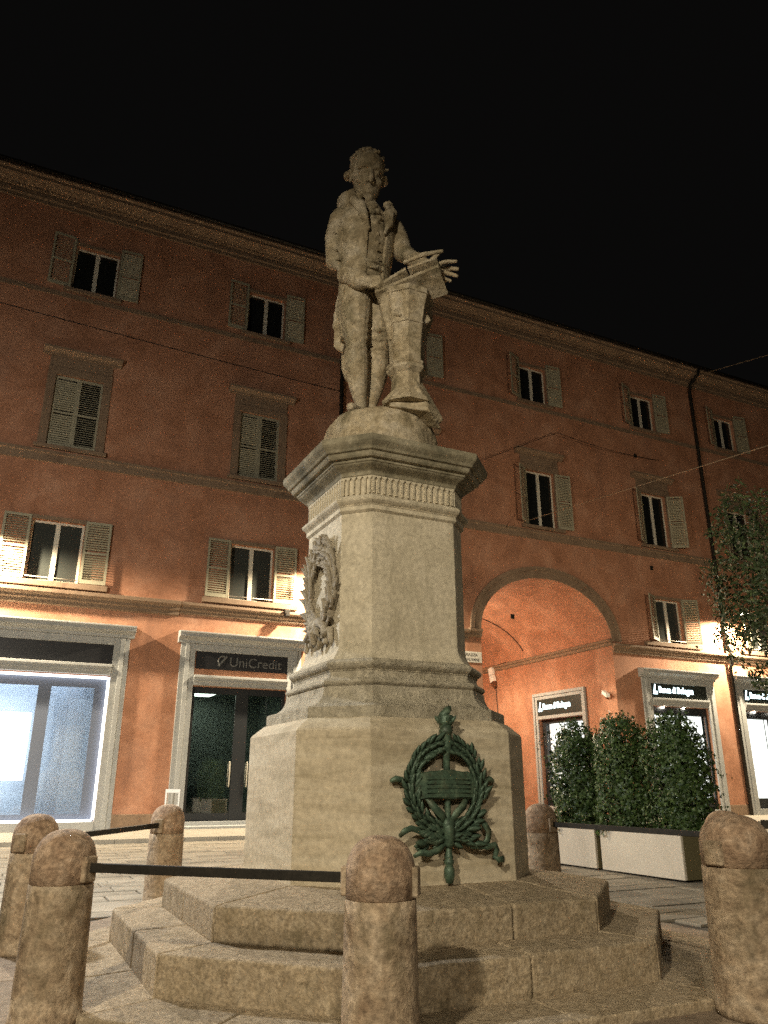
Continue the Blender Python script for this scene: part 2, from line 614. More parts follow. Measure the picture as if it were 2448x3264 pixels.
def reveal(mb, h, d):
    u0, u1, z0, z1 = h
    mb.add([(u0, 0, z0), (u0, d, z0), (u0, d, z1), (u0, 0, z1)], [(0, 1, 2, 3)])
    mb.add([(u1, 0, z0), (u1, d, z0), (u1, d, z1), (u1, 0, z1)], [(3, 2, 1, 0)])
    mb.add([(u0, 0, z1), (u1, 0, z1), (u1, d, z1), (u0, d, z1)], [(0, 3, 2, 1)])
    mb.add([(u0, 0, z0), (u1, 0, z0), (u1, d, z0), (u0, d, z0)], [(0, 1, 2, 3)])


wall = MB()
grid_wall(wall, U0, U1, 0, ZT, holes)
for h in holes[:-1]:
    reveal(wall, h, .32)
# spandrels of the arch and the barrel vault behind it
NA = 40
arc = [(ACX + AA * math.cos(math.pi * k / NA), ASP + AB * math.sin(math.pi * k / NA)) for k in range(NA + 1)]
for k in range(NA):
    (a, b_), (c, d) = arc[k], arc[k + 1]
    wall.add([(a, 0, b_), (a, 0, ASP + AB), (c, 0, ASP + AB), (c, 0, d)], [(0, 1, 2, 3)])
wall.add([(U0, 0, 0), (U0, 14, 0), (U0, 14, ZT), (U0, 0, ZT)], [(0, 1, 2, 3)])
wall.add([(U1, 0, 0), (U1, 14, 0), (U1, 14, ZT), (U1, 0, ZT)], [(3, 2, 1, 0)])
wall.add([(U0, 14, 0), (U1, 14, 0), (U1, 14, ZT), (U0, 14, ZT)], [(3, 2, 1, 0)])
wall.build('wall', M_PLASTER, bld, fix=False)

PD = 13.6           # depth of the passage
DR = (2.35, 5.75, .45, 4.45)      # door opening in the passage wall (depth range, height range)
pas = MB()
for k in range(NA):
    (a, b_), (c, d) = arc[k], arc[k + 1]
    pas.add([(a, 0, b_), (c, 0, d), (c, PD, d), (a, PD, b_)], [(0, 1, 2, 3)])
XR, XL = ACX + AA, ACX - AA
ys = [0, DR[0], DR[1], PD]
for i in range(3):
    if i == 1:
        pas.add([(XR, ys[i], 0), (XR, ys[i + 1], 0), (XR, ys[i + 1], DR[2]), (XR, ys[i], DR[2])], [(0, 1, 2, 3)])
        pas.add([(XR, ys[i], DR[3]), (XR, ys[i + 1], DR[3]), (XR, ys[i + 1], ASP), (XR, ys[i], ASP)], [(0, 1, 2, 3)])
    else:
        pas.add([(XR, ys[i], 0), (XR, ys[i + 1], 0), (XR, ys[i + 1], ASP), (XR, ys[i], ASP)], [(0, 1, 2, 3)])
pas.add([(XL, 0, 0), (XL, PD, 0), (XL, PD, ASP), (XL, 0, ASP)], [(3, 2, 1, 0)])
pas.add([(XL, PD, 0), (XR, PD, 0), (XR, PD, ASP + AB), (XL, PD, ASP + AB)], [(0, 1, 2, 3)])
for (ya, za, yb, zb) in ((DR[0], DR[2], DR[0], DR[3]), (DR[1], DR[2], DR[1], DR[3]), (DR[0], DR[3], DR[1], DR[3]), (DR[0], DR[2], DR[1], DR[2])):
    pas.add([(XR, ya, za), (XR + .45, ya, za), (XR + .45, yb, zb), (XR, yb, zb)], [(0, 1, 2, 3)])
pas.build('passage_vault', M_PLASTER, bld, fix=False)

# arch moulding
ar = MB()
for (o0, o1, yo) in ((0.0, .34, -.05), (.34, .52, -.09)):
    ringi, n_ = [], NA
    for k in range(NA + 1):
        t = math.pi * k / NA
        ci, si = math.cos(t), math.sin(t)
        ringi.append([(ACX + (AA + o0) * ci, yo, ASP + (AB + o0) * si), (ACX + (AA + o1) * ci, yo, ASP + (AB + o1) * si),
                      (ACX + (AA + o1) * ci, .0, ASP + (AB + o1) * si), (ACX + (AA + o0) * ci, .0, ASP + (AB + o0) * si)])
    ar.rings(ringi)
ar.build('arch_moulding', M_TRIM, bld)
imp = MB()
for (ua, ub) in ((XL - .60, XL - .02), ):
    imp.extr([(-.02, 7.12), (-.12, 7.2), (-.12, 7.3), (-.18, 7.36), (-.18, 7.46), (0.01, 7.5), (.01, 7.12)], ua, ub)
imp.build('impost', M_TRIM, bld)
# ledge running into the passage at the springing
led = MB()
prof = [(0.01, 7.30), (-.06, 7.34), (-.06, 7.46), (-.13, 7.50), (-.13, 7.60), (.01, 7.66)]
vs0 = [(XR + p[0], -.02, p[1]) for p in prof]
vs1 = [(XR + p[0], PD, p[1]) for p in prof]
led.rings([vs0, vs1])
led.build('passage_ledge', M_TRIM, bld)

# ledges, string courses and cornice
def course(name, prof, ua, ub, mat=M_TRIM):
    return MB().extr(prof, ua, ub).build(name, mat, bld)


LEDGE = [(.01, 6.98), (-.07, 7.02), (-.07, 7.10), (-.13, 7.16), (-.13, 7.24), (-.22, 7.30), (-.22, 7.38), (.01, 7.45)]
LEDGE2 = [(.01, 6.90), (-.08, 6.94), (-.08, 7.06), (-.16, 7.1), (-.16, 7.18), (-.30, 7.27), (-.30, 7.38), (.01, 7.46)]
course('ledge', LEDGE2, U0 - .1, 5.05)
course('ledge', LEDGE, 5.06, XL - .62)
course('ledge', LEDGE, XR + .001, U1 + .1)
SILLB = [(.01, 11.78), (-.06, 11.8), (-.06, 12.06), (-.11, 12.1), (-.11, 12.2), (.01, 12.24)]
course('string_course', SILLB, U0 - .05, U1 + .05)
course('string_course', [(.01, 18.3), (-.045, 18.31), (-.045, 18.5), (.01, 18.52)], U0 - .05, U1 + .05)
course('cornice', [(.01, 22.05), (-.06, 22.06), (-.06, 22.2), (-.12, 22.24), (-.12, 22.42), (.01, 22.42)], U0 - .2, U1 + .2)
course('cornice', [(.01, 22.425), (-.55, 22.62), (-.62, 22.66), (-.62, 22.78), (-.7, 22.84), (-.7, 22.9), (.01, 22.9)], U0 - .7, U1 + .7)
den = MB()
for k in range(270):
    u = U0 + .1 + k * .2
    if u < U1: den.box(u, u + .1, -.27, -.10, 22.44, 22.56)
tag(den.build('dentil_row', M_TRIM, bld), kind='stuff')
gt = MB()
gt.tube([(U0 - .8, -.78, 22.98), (U1 + .8, -.78, 22.98)], .085, 10)
gt.build('gutter', M_IRON, bld, smooth=True)
rf = MB().add([(U0 - .8, -.76, 22.93), (U1 + .8, -.76, 22.93), (U1 + .8, 7, 25.6), (U0 - .8, 7, 25.6), (U0 - .8, 14.5, 22.93), (U1 + .8, 14.5, 22.93)],
              [(0, 1, 2, 3), (3, 2, 5, 4)])
roof = rf.build('roof', M_ROOF, bld)
tl = MB()
for k in range(int((U1 - U0 + 1.4) / .24)):
    u = U0 - .7 + k * .24
    e = random.uniform(-.03, .03)
    tl.tube([(u, -.80 + e, 23.0), (u, .6, 23.46)], .075, 6)
tag(tl.build('tile_row', M_ROOF, roof, smooth=True), kind='stuff')

# plaster base course of the ground floor
bs = MB()
for ua, ub in ((U0, -3.0), (3.46, 5.15), (9.66, XL - .03), (XR + .02, 25.78), (30.12, 31.7), (36.05, 37.75), (42.1, U1)):
    MB().box(ua, ub, -.05, .0, 0, .55).build('base_course', M_TRIM, bld, bevel=.01)

# ---- windows -------------------------------------------------------
SLAT = {}


def shutter(hinge_u, side, ang, w, z0, z1, y=-.07, pieces=False):
    """louvred leaf; side -1 opens to the left, +1 to the right; ang from the wall plane"""
    h = z1 - z0
    mb = MB()
    b_ = .075
    mb.box(0, b_, -.02, .02, 0, h).box(w - b_, w, -.02, .02, 0, h)
    for za, zb in ((0, .14), (h * .47, h * .47 + .08), (h - .09, h)):
        mb.box(b_ - .001, w - b_ + .001, -.019, .019, za, zb)
    o = mb.build('shutter', M_SHUT, bld)
    # hinge transform
    if side < 0:
        o.location = (hinge_u, y, z0)
        o.rotation_euler = (0, 0, math.pi + ang)
    else:
        o.location = (hinge_u, y, z0)
        o.rotation_euler = (0, 0, -ang)
    key = (round(w, 3))
    sl = MB().obox((w / 2, 0, 0), (w / 2 - b_, 0, 0), (0, .021 if True else 0, -.021), (0, .0035, .0035))
    zs, z = [], .19
    while z < h - .12:
        if not (h * .47 - .035 < z < h * .47 + .115): zs.append(z)
        z += .083
    if pieces:
        if key not in SLAT:
            SLAT[key] = sl.mesh('slat')
            SLAT[key].materials.append(M_SHUT)
        for z in zs:
            inst('slat', SLAT[key], o, (0, 0, z), (random.uniform(-.05, .05), 0, 0))
    else:
        mb = MB()
        for z in zs:
            mb.add([(a, b2, c + z) for a, b2, c in sl.v], sl.f)
        tag(mb.build('slats', M_SHUT, o), kind='stuff')
    return o


def window(c, z0, z1, w, shut='open', aL=.05, aR=.05, sz=.3, pieces=False, rod=False):
    u0, u1 = c - w / 2, c + w / 2
    y = .2
    f = MB()
    t = .07
    f.box(u0, u0 + t, y - .03, y + .04, z0, z1).box(u1 - t, u1, y - .03, y + .04, z0, z1)
    f.box(u0 + t, u1 - t, y - .029, y + .039, z1 - t, z1).box(u0 + t, u1 - t, y - .029, y + .039, z0, z0 + t)
    f.box(c - .075, c + .075, y - .045, y + .04, z0 + t, z1 - t)
    fr = f.build('window', M_FRAME, bld)
    for a, b_ in ((u0 + t, c - .075), (c + .075, u1 - t)):
        MB().box(a - .005, b_ + .005, y, y + .01, z0 + t - .005, z1 - t + .005).build('pane', M_GLASS if z0 > 10 else M_GLASS2, fr)
        cur = MB()
    if shut == 'open':
        hw = w / 2 + .01
        shutter(u0 - .03, -1, aL, hw, z0 + .02, z1 + sz, pieces=pieces)
        shutter(u1 + .03, 1, aR, hw, z0 + .02, z1 + sz, pieces=pieces)
    elif shut == 'closed':
        hw = w / 2 - .005
        shutter(u0 + .004, 1, 0, hw, z0 + .01, z1 - .02, y=.06, pieces=pieces)
        shutter(u1 - .004, -1, 0, hw, z0 + .01, z1 - .02, y=.06, pieces=pieces)
    if rod:
        MB().tube([(u0 + .02, -.10, z0 + .10), (u1 - .02, -.10, z0 + .10)], .014, 6).build('guard_rod', M_FRAME, fr, smooth=True)


def surround(u0, u1, z0, z1, t=.2, yo=-.045, sill=True):
    s = MB()
    s.box(u0 - t, u0 - .001, yo, 0, z0, z1).box(u1 + .001, u1 + t, yo, 0, z0, z1)
    s.box(u0 - t, u1 + t, yo - .002, 0, z1 + .001, z1 + t)
    s.build('window_surround', M_TRIM, bld)
    if sill:
        MB().box(u0 - t - .1, u1 + t + .1, -.15, .18, z0 - .14, z0 - .001).build('window_sill', M_TRIM, bld, bevel=.012)


top_ang = [(.05, .06), (.04, .06), (.06, .1), (.42, .08), (.38, .12), (.36, .15), (.3, .2)]
for i, c in enumerate(cols):
    window(c, 18.72, 20.65, WW, 'open', *top_ang[i])
    surround(c - WW / 2, c + WW / 2, 18.72, 20.65, .14)
sec = ['closed', 'closed', 'open', 'open', 'open', 'open', 'closed']
sec_ang = [(0, 0), (0, 0), (.1, .1), (.62, .12), (.55, .55), (.5, .2), (0, 0)]
for i, c in enumerate(cols):
    window(c, 12.42, 15.15, 1.6, sec[i], *sec_ang[i], sz=-.02)
    surround(c - .8, c + .8, 12.42, 15.15, .28, -.06)
    MB().box(c - 1.06, c + 1.06, -.05, 0, 15.45, 15.85).build('window_frieze', M_TRIM, bld)
    MB().extr([(.0, 15.852), (-.1, 15.87), (-.1, 15.93), (-.24, 16.0), (-.28, 16.04), (-.28, 16.12), (0, 16.2)], c - 1.34, c + 1.34).build('window_hood', M_TRIM, bld)
fa = {.85: (.04, .05), 7.55: (.05, .06), 28.0: (.5, .3), 34.2: (.4, .2), 40.3: (.3, .2)}
for c, an in fa.items():
    window(c, 7.68, 9.75, 1.64, 'open', *an, sz=.1, pieces=c < 10, rod=True)
    surround(c - .82, c + .82, 7.68, 9.75, .14, sill=False)
    MB().box(c - 1.75, c + 1.75, -.20, .18, 7.47, 7.66).build('window_sill', M_TRIM, bld, bevel=.012)

# ---- shop fronts ---------------------------------------------------
def shop_front(u0, u1, zo0, zo1, loc=(0, 0, 0), rz=0.0, pw=.5, hood=True, name='shop_front', slim=False):
    """stone surround; u0..u1 is the opening"""
    s = MB()
    if slim:
        for a, b_, yy in ((0.0, .16, -.06), (.16, .30, -.12)):
            s.box(u0 - b_, u0 - a, yy, 0, 0, 5.42 + b_).box(u1 + a, u1 + b_, yy, 0, 0, 5.42 + b_)
            s.box(u0 - a, u1 + a, yy, 0, 5.42 + a, 5.42 + b_)
        s.box(u0, u1, -.05, 0, 4.47, 4.62)
    else:
        for a, b_, yy in ((0.0, .2, -.08), (.2, .34, -.13), (.34, pw, -.07)):
            s.box(u0 - b_, u0 - a, yy, 0, 0, 6.0).box(u1 + a, u1 + b_, yy, 0, 0, 6.0)
        s.extr([(.0, zo1 + .02), (-.10, zo1 + .03), (-.10, zo1 + .14), (-.15, zo1 + .16), (-.15, zo1 + .24), (-.2, zo1 + .28), (-.2, zo1 + .36), (0, zo1 + .38)], u0, u1)
        s.box(u0, u1, -.09, 0, 5.76, 6.0)
        s.extr([(.0, 6.002), (-.14, 6.01), (-.14, 6.1), (-.30, 6.17), (-.38, 6.2), (-.38, 6.29), (-.42, 6.32), (-.42, 6.37), (0, 6.42)], u0 - pw - .12, u1 + pw + .12)
    s.box(u0 - .001, u1 + .001, -.10, .28, 0, zo0)
    o = s.build(name, M_SHOPSTONE, bld, bevel=.006, seg=1)
    o.location = loc
    o.rotation_euler = (0, 0, rz)
    return o


# left shop: bright advertising screen behind the glass
u0, u1, z0, z1 = shops[0]
sh = shop_front(u0, u1, z0, z1)
MB().box(u0, u1, -.045, .02, 5.14, 5.755).build('sign_board', M_SIGN, sh)
led_ = MB()
led_.box(u1 - .075, u1 - .005, -.02, .02, z0 + .05, z1 - .04)
led_.box(u0, u1 - .076, -.02, .02, z1 - .10, z1 - .03)
led_.box(u0, u1 - .076, -.06, .02, z0 + .002, z0 + .06)
led_.build('light_strip', M_LED, sh)
fr = MB()
for ua, ub in ((u0, u0 + .1), (-.95, -.7), (.95, 1.33), (2.62, u1 - .08)):
    fr.box(ua, ub, .12, .2, z0, z1)
fr.box(u0, u1, .121, .199, z1 - .38, z1 - .1).box(u0, u1, .121, .199, z0, z0 + .22)
fr.build('glazing_frame', plain('blue_grey_frame', (.13, .15, .20), .4), sh)
MB().box(u0 + .1, 2.63, .15, .16, z0 + .2, z1 - .37).build('pane', M_PANE, sh)
rm = MB()
rm.add([(u0, 1.5, 0), (u1 + .4, 1.5, 0), (u1 + .4, 1.5, 5), (u0, 1.5, 5)], [(0, 1, 2, 3)])
rm.add([(u0, .32, 4.9), (u1 + .4, .32, 4.9), (u1 + .4, 1.5, 4.9), (u0, 1.5, 4.9)], [(0, 1, 2, 3)])
rm.add([(u0, .32, z0), (u1 + .4, .32, z0), (u1 + .4, 1.5, z0), (u0, 1.5, z0)], [(0, 1, 2, 3)])
rm.add([(u1 + .4, .32, 0), (u1 + .4, 1.5, 0), (u1 + .4, 1.5, 5), (u1 + .4, .32, 5)], [(0, 1, 2, 3)])
rm.add([(u0, .32, 0), (u0, 1.5, 0), (u0, 1.5, 5), (u0, .32, 5)], [(0, 1, 2, 3)])
rm.build('interior', M_ROOM, sh, fix=False)
MB().box(u0 + .4, 2.4, .8, 1.0, 4.82, 4.86).build('ceiling_light', plain('cool_ceiling_light', (.9, .9, .9), .4, emit=(.78, .88, 1.0), es=9.0), sh)
scr = MB().box(-1.9, .88, .42, .5, 1.55, 3.55).build('advertising_screen', M_SCREEN, sh)
MB().box(.42, .66, .412, .419, 1.86, 1.9).box(.42, .44, .412, .419, 1.9, 2.02).box(.42, .66, .412, .419, 2.02, 2.06).build('screen_print', M_PRINT, sh)
MB().box(.3, .5, .412, .419, 2.3, 2.33).box(.36, .46, .412, .419, 2.5, 2.53).build('screen_print', M_PRINTG, sh)

# second shop: dark glass doors
u0, u1, z0, z1 = shops[1]
sh = shop_front(u0, u1, z0, z1)
sb = MB().box(u0 + .05, u1 - .0, -.045, .02, 5.17, 5.755).build('sign_board', M_SIGN, sh)
text_mesh('sign_lettering', 'UniCredit', .47, M_LETTER_G, sh, (6.92, -.05, 5.30), (R(90), 0, 0), .012)
lg = MB()
lg.tube([(6.68 + .14 * math.cos(t * math.pi / 12), -.056, 5.47 + .17 * math.sin(t * math.pi / 12)) for t in range(3, 17)], .028, 6)
lg.prism([(6.52, 5.3), (6.58, 5.28), (6.86, 5.62), (6.80, 5.66)], -.062, -.05)
lg.build('sign_emblem', M_LETTER_G, sh)
fr = MB()
fr.box(u0, u0 + .12, .1, .2, z0, z1).box(u1 - .12, u1, .1, .2, z0, z1)
fr.box(7.28, 7.72, .09, .2, z0, z1).box(u0, u1, .101, .199, z1 - .22, z1).box(u0, u1, .101, .199, z0, z0 + .24)
fr.build('door_frame', M_DARKFRAME, sh)
for a, b_ in ((u0 + .12, 7.28), (7.72, u1 - .12)):
    MB().box(a, b_, .14, .15, z0 + .24, z1 - .22).build('pane', M_PANE2, sh)
MB().box(u0 - .5, u1 + .5, -.6, -.1, 0, .18).build('doorstep', M_SHOPSTONE, sh, bevel=.015)
rm = MB()
D2 = 3.2
for q in ([(u0, D2, 0), (u1, D2, 0), (u1, D2, 5), (u0, D2, 5)], [(u0, .32, 4.55), (u1, .32, 4.55), (u1, D2, 4.55), (u0, D2, 4.55)], [(u0, .32, z0), (u1, .32, z0), (u1, D2, z0), (u0, D2, z0)],
          [(u0, .32, 0), (u0, D2, 0), (u0, D2, 5), (u0, .32, 5)], [(u1, .32, 0), (u1, D2, 0), (u1, D2, 5), (u1, .32, 5)]):
    rm.add(q, [(0, 1, 2, 3)])
rm.build('interior', plain('dim_green_interior', (.34, .37, .34), .8), sh, fix=False)
MB().box(6.2, 6.9, 1.2, 2.4, 4.49, 4.53).build('ceiling_light', plain('added_dim_panel', (.9, .9, .9), .4, emit=(.95, 1.0, .9), es=9.0), sh)  # unseen glowing panel, added to brighten the view through the door glass
MB().box(6.0, 7.0, 2.2, 2.7, z0, 1.35).build('counter', plain('grey_counter', (.22, .24, .24), .5), sh, bevel=.02)
for hx in (7.2, 7.8):
    MB().tube([(hx, .08, 1.35), (hx, .03, 1.4), (hx, .03, 2.1), (hx, .08, 2.15)], .018, 8).build('door_handle', M_FRAME, sh, smooth=True)

# right-hand bank windows on the facade
def bank_sign(parent, x, y, z, w, rot):
    # emblem and lettering
    text_mesh('sign_lettering', 'Banca di Bologna', .40, M_LETTER_W, parent, (x + .34, y, z), rot, .008, sx=w / 3.05, bold=.004)
    e = MB()
    e.prism([(x, z - .08), (x + .06, z - .08), (x + .17, z + .34), (x + .12, z + .36)], y - .008, y + .008)
    e.prism([(x + .07, z - .08), (x + .24, z - .08), (x + .24, z + .05), (x + .10, z + .05)], y - .0079, y + .0079)
    e.build('sign_emblem', M_LETTER_W, parent)


for k in (2, 3, 4):
    u0, u1, z0, z1 = shops[k]
    sh = shop_front(u0, u1, z0, z1)
    MB().box(u0 + .02, u1 - .02, -.045, .02, 5.14, 5.755).build('sign_board', M_GREENSIGN, sh)
    bank_sign(sh, u0 + .12, -.06, 5.36, 2.35, (R(90), 0, 0))
    fr = MB()
    m_ = (u0 + u1) / 2
    fr.box(u0, u0 + .1, .12, .2, z0, z1).box(u1 - .1, u1, .12, .2, z0, z1).box(m_ - .05, m_ + .05, .12, .2, z0, z1)
    fr.box(u0, u1, .121, .199, z1 - .34, z1).box(u0, u1, .121, .199, z0, z0 + .45)
    fr.build('glazing_frame', M_DARKFRAME, sh)
    for a, b_ in ((u0 + .1, m_ - .05), (m_ + .05, u1 - .1)):
        MB().box(a, b_, .15, .16, z0 + .45, z1 - .34).build('pane', M_PANE, sh)
        MB().box(a, b_, .40, .42, z0 + .45, 2.1).build('blind', M_BLIND2, sh)
        MB().box(a, b_, .40, .42, 2.13, z1 - .34).build('blind', M_BLIND2, sh)
    MB().box(u0, u1, .43, .5, 0, z1 + .1).build('interior', M_ROOMDARK, sh)
    for du in (.7, 2.0):
        MB().lathe([(.03, 0), (.06, .02), (.06, .05)], (u0 + du, .05, z1 - .055), 10).build('ceiling_spotlight', M_LENS, sh)

# door with its own sign inside the passage
dsh = shop_front(-DR[1], -DR[0], DR[2], DR[3], loc=(XR, 0, 0), rz=R(-90), slim=True)
MB().box(-DR[1] + .001, -DR[0] - .001, -.04, .02, 4.625, 5.415).build('sign_board', M_GREENSIGN, dsh)
bank_sign(dsh, -DR[1] + .12, -.052, 4.93, 2.35, (R(90), 0, 0))
fr = MB()
a, b_ = -DR[1], -DR[0]
fr.box(a, a + .28, .2, .36, DR[2], DR[3]).box(b_ - .2, b_, .2, .36, DR[2], DR[3])
fr.box(a, b_, .21, .35, DR[3] - .2, DR[3]).box(a, b_, .21, .35, DR[2], DR[2] + .38)
fr.build('door_frame', M_DARKFRAME, dsh)
MB().box(a + .28, b_ - .2, .27, .28, DR[2] + .38, DR[3] - .2).build('pane', M_PANE, dsh)
MB().box(a + .45, b_ - .2, .40, .42, 3.25, DR[3] - .2).build('blind', M_BLIND2, dsh)
MB().box(a + .28, b_ - .2, .421, .44, 2.29, DR[3] - .2).build('blind', M_BLIND, dsh)
MB().box(a + .28, b_ - .2, .42, .44, DR[2] + .3, 2.26).build('blind', M_BLIND, dsh)
MB().box(a, b_, .445, .47, DR[2], DR[3]).build('interior', M_ROOMDARK, dsh)
MB().box(a - .3, b_ + .3, -.5, -.06, 0, .2).build('doorstep', M_KERB, dsh, bevel=.015)

# downpipes
for u, top in ((31.45, True), (10.9, True)):
    p = MB()
    p.tube([(u + .28, -.72, 22.86), (u + .22, -.62, 22.55), (u + .05, -.22, 22.12), (u, -.15, 21.7), (u, -.15, 16), (u, -.15, 7.75), (u, -.30, 7.5), (u, -.30, 6.95), (u, -.15, 6.7), (u, -.15, .05)], .085, 10)
    d_ = p.build('downpipe', M_IRON, bld, smooth=True)
    for z in (1.2, 4.0, 9.5, 13, 17, 20.5):
        MB().lathe([(.105, 0), (.105, .06)], (u, -.15, z), 12).build('pipe_clip', M_IRON, d_)
# small vents
for u, z in ((26.95, 17.0), (27.15, 11.15), (18.9, 8.05)):
    MB().box(u, u + .17, -.05, .0, z, z + .2).build('vent_cover', M_IRON, bld, bevel=.01)

# ================================================================== FIXTURES ON THE BUILDING
def fixture(name, label, cat, u, n, z, group=None, rz=0.0):
    return empty(name, bw(u, n, z), PHI + rz, label, cat, group)


def wall_lamp(u, z, label, power):
    t = fixture('wall_lamp', label, 'lamp', u, 0, z, 'wall lamps on the palazzo')
    MB().box(-.08, .08, -.04, .0, -.25, .12).build('mounting_plate', M_LAMP, t, bevel=.008)
    MB().tube([(0, -.03, -.1), (0, -.6, .02), (0, -1.08, .05)], .025, 8).build('arm', M_LAMP, t, smooth=True)
    MB().lathe([(.04, .16), (.12, .12), (.22, .04), (.24, -.02), (.235, -.05)], (0, -1.2, .03), 18, .8, 1.2).build('head', M_LAMP, t, smooth=True)
    MB().lathe([(.02, -.075), (.15, -.07), (.19, -.052), (.2, -.045)], (0, -1.2, .03), 18, .8, 1.2).build('lens', M_LENS, t, smooth=True)
    l = spot('lamp_light', (0, -1.2, -.1), power, WARM2, 172, .35, t, radius=.12)
    l.rotation_euler = (0, 0, 0)


wall_lamp(-1.75, 9.25, 'wall lamp on the palazzo above the brightly lit shop window, at the left edge', WALL_W)
wall_lamp(10.75, 9.25, 'wall lamp beside the window over the dark doors, behind the monument', WALL_W)
wall_lamp(31.62, 9.22, 'small lit wall lamp on the palazzo seen through the tree', WALL_W)

# passage lamp, hidden behind the left pier
t = fixture('passage_lamp', 'hanging lamp inside the arched passage behind its left pier', 'lamp', XL + 1.2, 6.4, 8.05)
MB().tube([(0, 0, 0), (0, 0, .9)], .02, 6).build('rod', M_LAMP, t)
MB().lathe([(.05, .25), (.2, .12), (.24, 0)], (0, 0, -.1), 16).build('shade', M_LAMP, t, smooth=True)
MB().lathe([(.02, -.02), (.16, 0)], (0, 0, -.1), 16).build('lens', M_LENS, t)
spot('lamp_light', (0, 0, -.16), PASSAGE_W, WARM2, 168, .35, t, radius=.2)
pl_ = bpy.data.lights.new('lantern_glow', 'POINT')
pl_.energy = PASSAGE_W * .30
pl_.color = WARM2
pl_.shadow_soft_size = .12
po_ = link(bpy.data.objects.new('lantern_glow', pl_), t)
po_.location = (.0, -.0, -.36)

# white box with brown hood on the passage wall
t = empty('wall_floodlight', bw(XR, 9.5, 6.9), PHI, 'white boxy light fitting with brown hood high on the passage wall', 'light fitting')
rot = Matrix.Rotation(R(-14), 4, 'X')
wb = MB().box(-.24, -.04, -.17, .17, .22, .62).box(-.24, -.04, -.17, .17, -.17, .2)
o = wb.build('housing', M_BOX, t, bevel=.015)
o.matrix_local = rot
o = MB().rings([[(-.04, -.16, -.2), (-.26, -.16, -.2), (-.26, .16, -.2), (-.04, .16, -.2)], [(-.04, -.1, -.5), (-.14, -.1, -.5), (-.14, .1, -.5), (-.04, .1, -.5)]]).build('hood', M_BROWN, t)
o.matrix_local = rot
MB().tube([(-.04, -.1, .5), (-.0, -.3, .75), (-.03, -1.2, .76)], .02, 6).build('conduit', M_CABLE, t)

cab = []
def cable(name, pts, r, mat, label, sag=0.0, group='overhead cables'):
    P = [Vector(p) for p in pts]
    out = []
    for i in range(len(P) - 1):
        for k in range(16):
            s_ = k / 16
            p = P[i].lerp(P[i + 1], s_)
            p.z -= sag * 4 * s_ * (1 - s_) * (P[i + 1] - P[i]).length / 10
            out.append(p)
    out.append(P[-1])
    o = MB().tube(out, r, 5).build(name, mat, None, smooth=True)
    tag(o, label, 'cable', group)
    return o


cable('wall_cable', [bw(XR - .04, 9.4, 6.5), bw(XR - .03, 9.35, 5.6), bw(XR - .03, 9.3, 4.6), bw(XR - .03, 9.35, .0)], .022, M_CABLE, 'thin dark cable running down the passage wall below the white fitting')
pa = []
for k in range(14):
    t_ = R(160 - 8 * k * .9)
    pa.append(bw(ACX - AA * .2 + 2.2 * math.cos(R(150 - k * 11)) + 3.2, .0 + 8.0, 0))
# cable looping over the vault
pv = []
for k in range(12):
    t_ = R(12 + k * 9)
    pv.append(bw(ACX + (AA - .03) * math.cos(t_), 6.6 + .15 * k, ASP + (AB - .03) * math.sin(t_)))
cable('vault_cable', pv, .022, M_CABLE, 'dark cable curving up across the passage vault')
# security camera
t = empty('security_camera', bw(XR, .55, 5.2), PHI, 'small security camera on a bracket at the corner of the arched passage', 'camera')
MB().tube([(0, 0, -.18), (-.12, 0, -.15), (-.2, 0, -.03)], .035, 8).build('bracket', M_BROWN, t)
o = MB().box(-.42, .12, -.09, .09, -.02, .14).build('body', M_BOX, t, bevel=.015)
o.matrix_local = Matrix.Translation((-.22, 0, .02)) @ Matrix.Rotation(R(70), 4, 'Z') @ Matrix.Rotation(R(-24), 4, 'Y')
# street name plaque
t = empty('street_name_plaque', bw(16.85, 0, 6.28), PHI, 'white street name plaque with two lines on the arch pier', 'sign')
MB().box(-.5, .5, -.04, 0, -.2, .24).build('plate', M_PLAQUE, t, bevel=.008)
text_mesh('lettering', 'PIAZZA', .17, M_PLAQUETXT, t, (0, -.042, .05), (R(90), 0, 0), .003, 'CENTER')
text_mesh('lettering', 'GALVANI', .17, M_PLAQUETXT, t, (0, -.042, -.14), (R(90), 0, 0), .003, 'CENTER')
# bracket with rod under the window by the dark doors
t = fixture('rod_bracket', 'dark bracket with a thin rod under the shuttered window above the dark doors', 'bracket', 8.85, 0, 7.2)
MB().box(-.08, .12, -.36, -.2, 0, .22).build('block', M_IRON, t, bevel=.01)
MB().tube([(0, -.3, .1), (-.25, -1.0, -.05)], .022, 6).build('rod', M_IRON, t)

# overhead cables
cable('facade_cable', [bw(-9, -.25, 17.7), bw(10.9, -.25, 16.85)], .016, M_CABLE, 'long dark cable along the upper left of the facade', .04)
cable('facade_cable', [bw(14.2, -.5, 13.2), bw(21.7, -.6, 17.05)], .014, M_CABLE, 'dark cable rising over the facade right of the monument')
cable('facade_cable', [bw(21.7, -.6, 17.05), bw(28.4, -.2, 17.05)], .014, M_CABLE, 'dark slack cable between the upper windows right of the monument', .25)
cable('overhead_cable', [bw(18.84, -.05, 12.1), (13.2, 14.6, 9.75)], .013, M_CABLEL, 'pale cable rising from the facade above the arch to the upper right')
cable('overhead_cable', [bw(31.7, -.8, 22.5), (22.5, 24, 18.6)], .016, M_CABLEL, 'pale cable from the gutter at the top of the downpipe across the night sky')

# ================================================================== THE MONUMENT
mon = empty('monument_pedestal', MON, PHI, 'tall octagonal stone pedestal with moulded cornice, carved wreath and stepped base', 'pedestal')


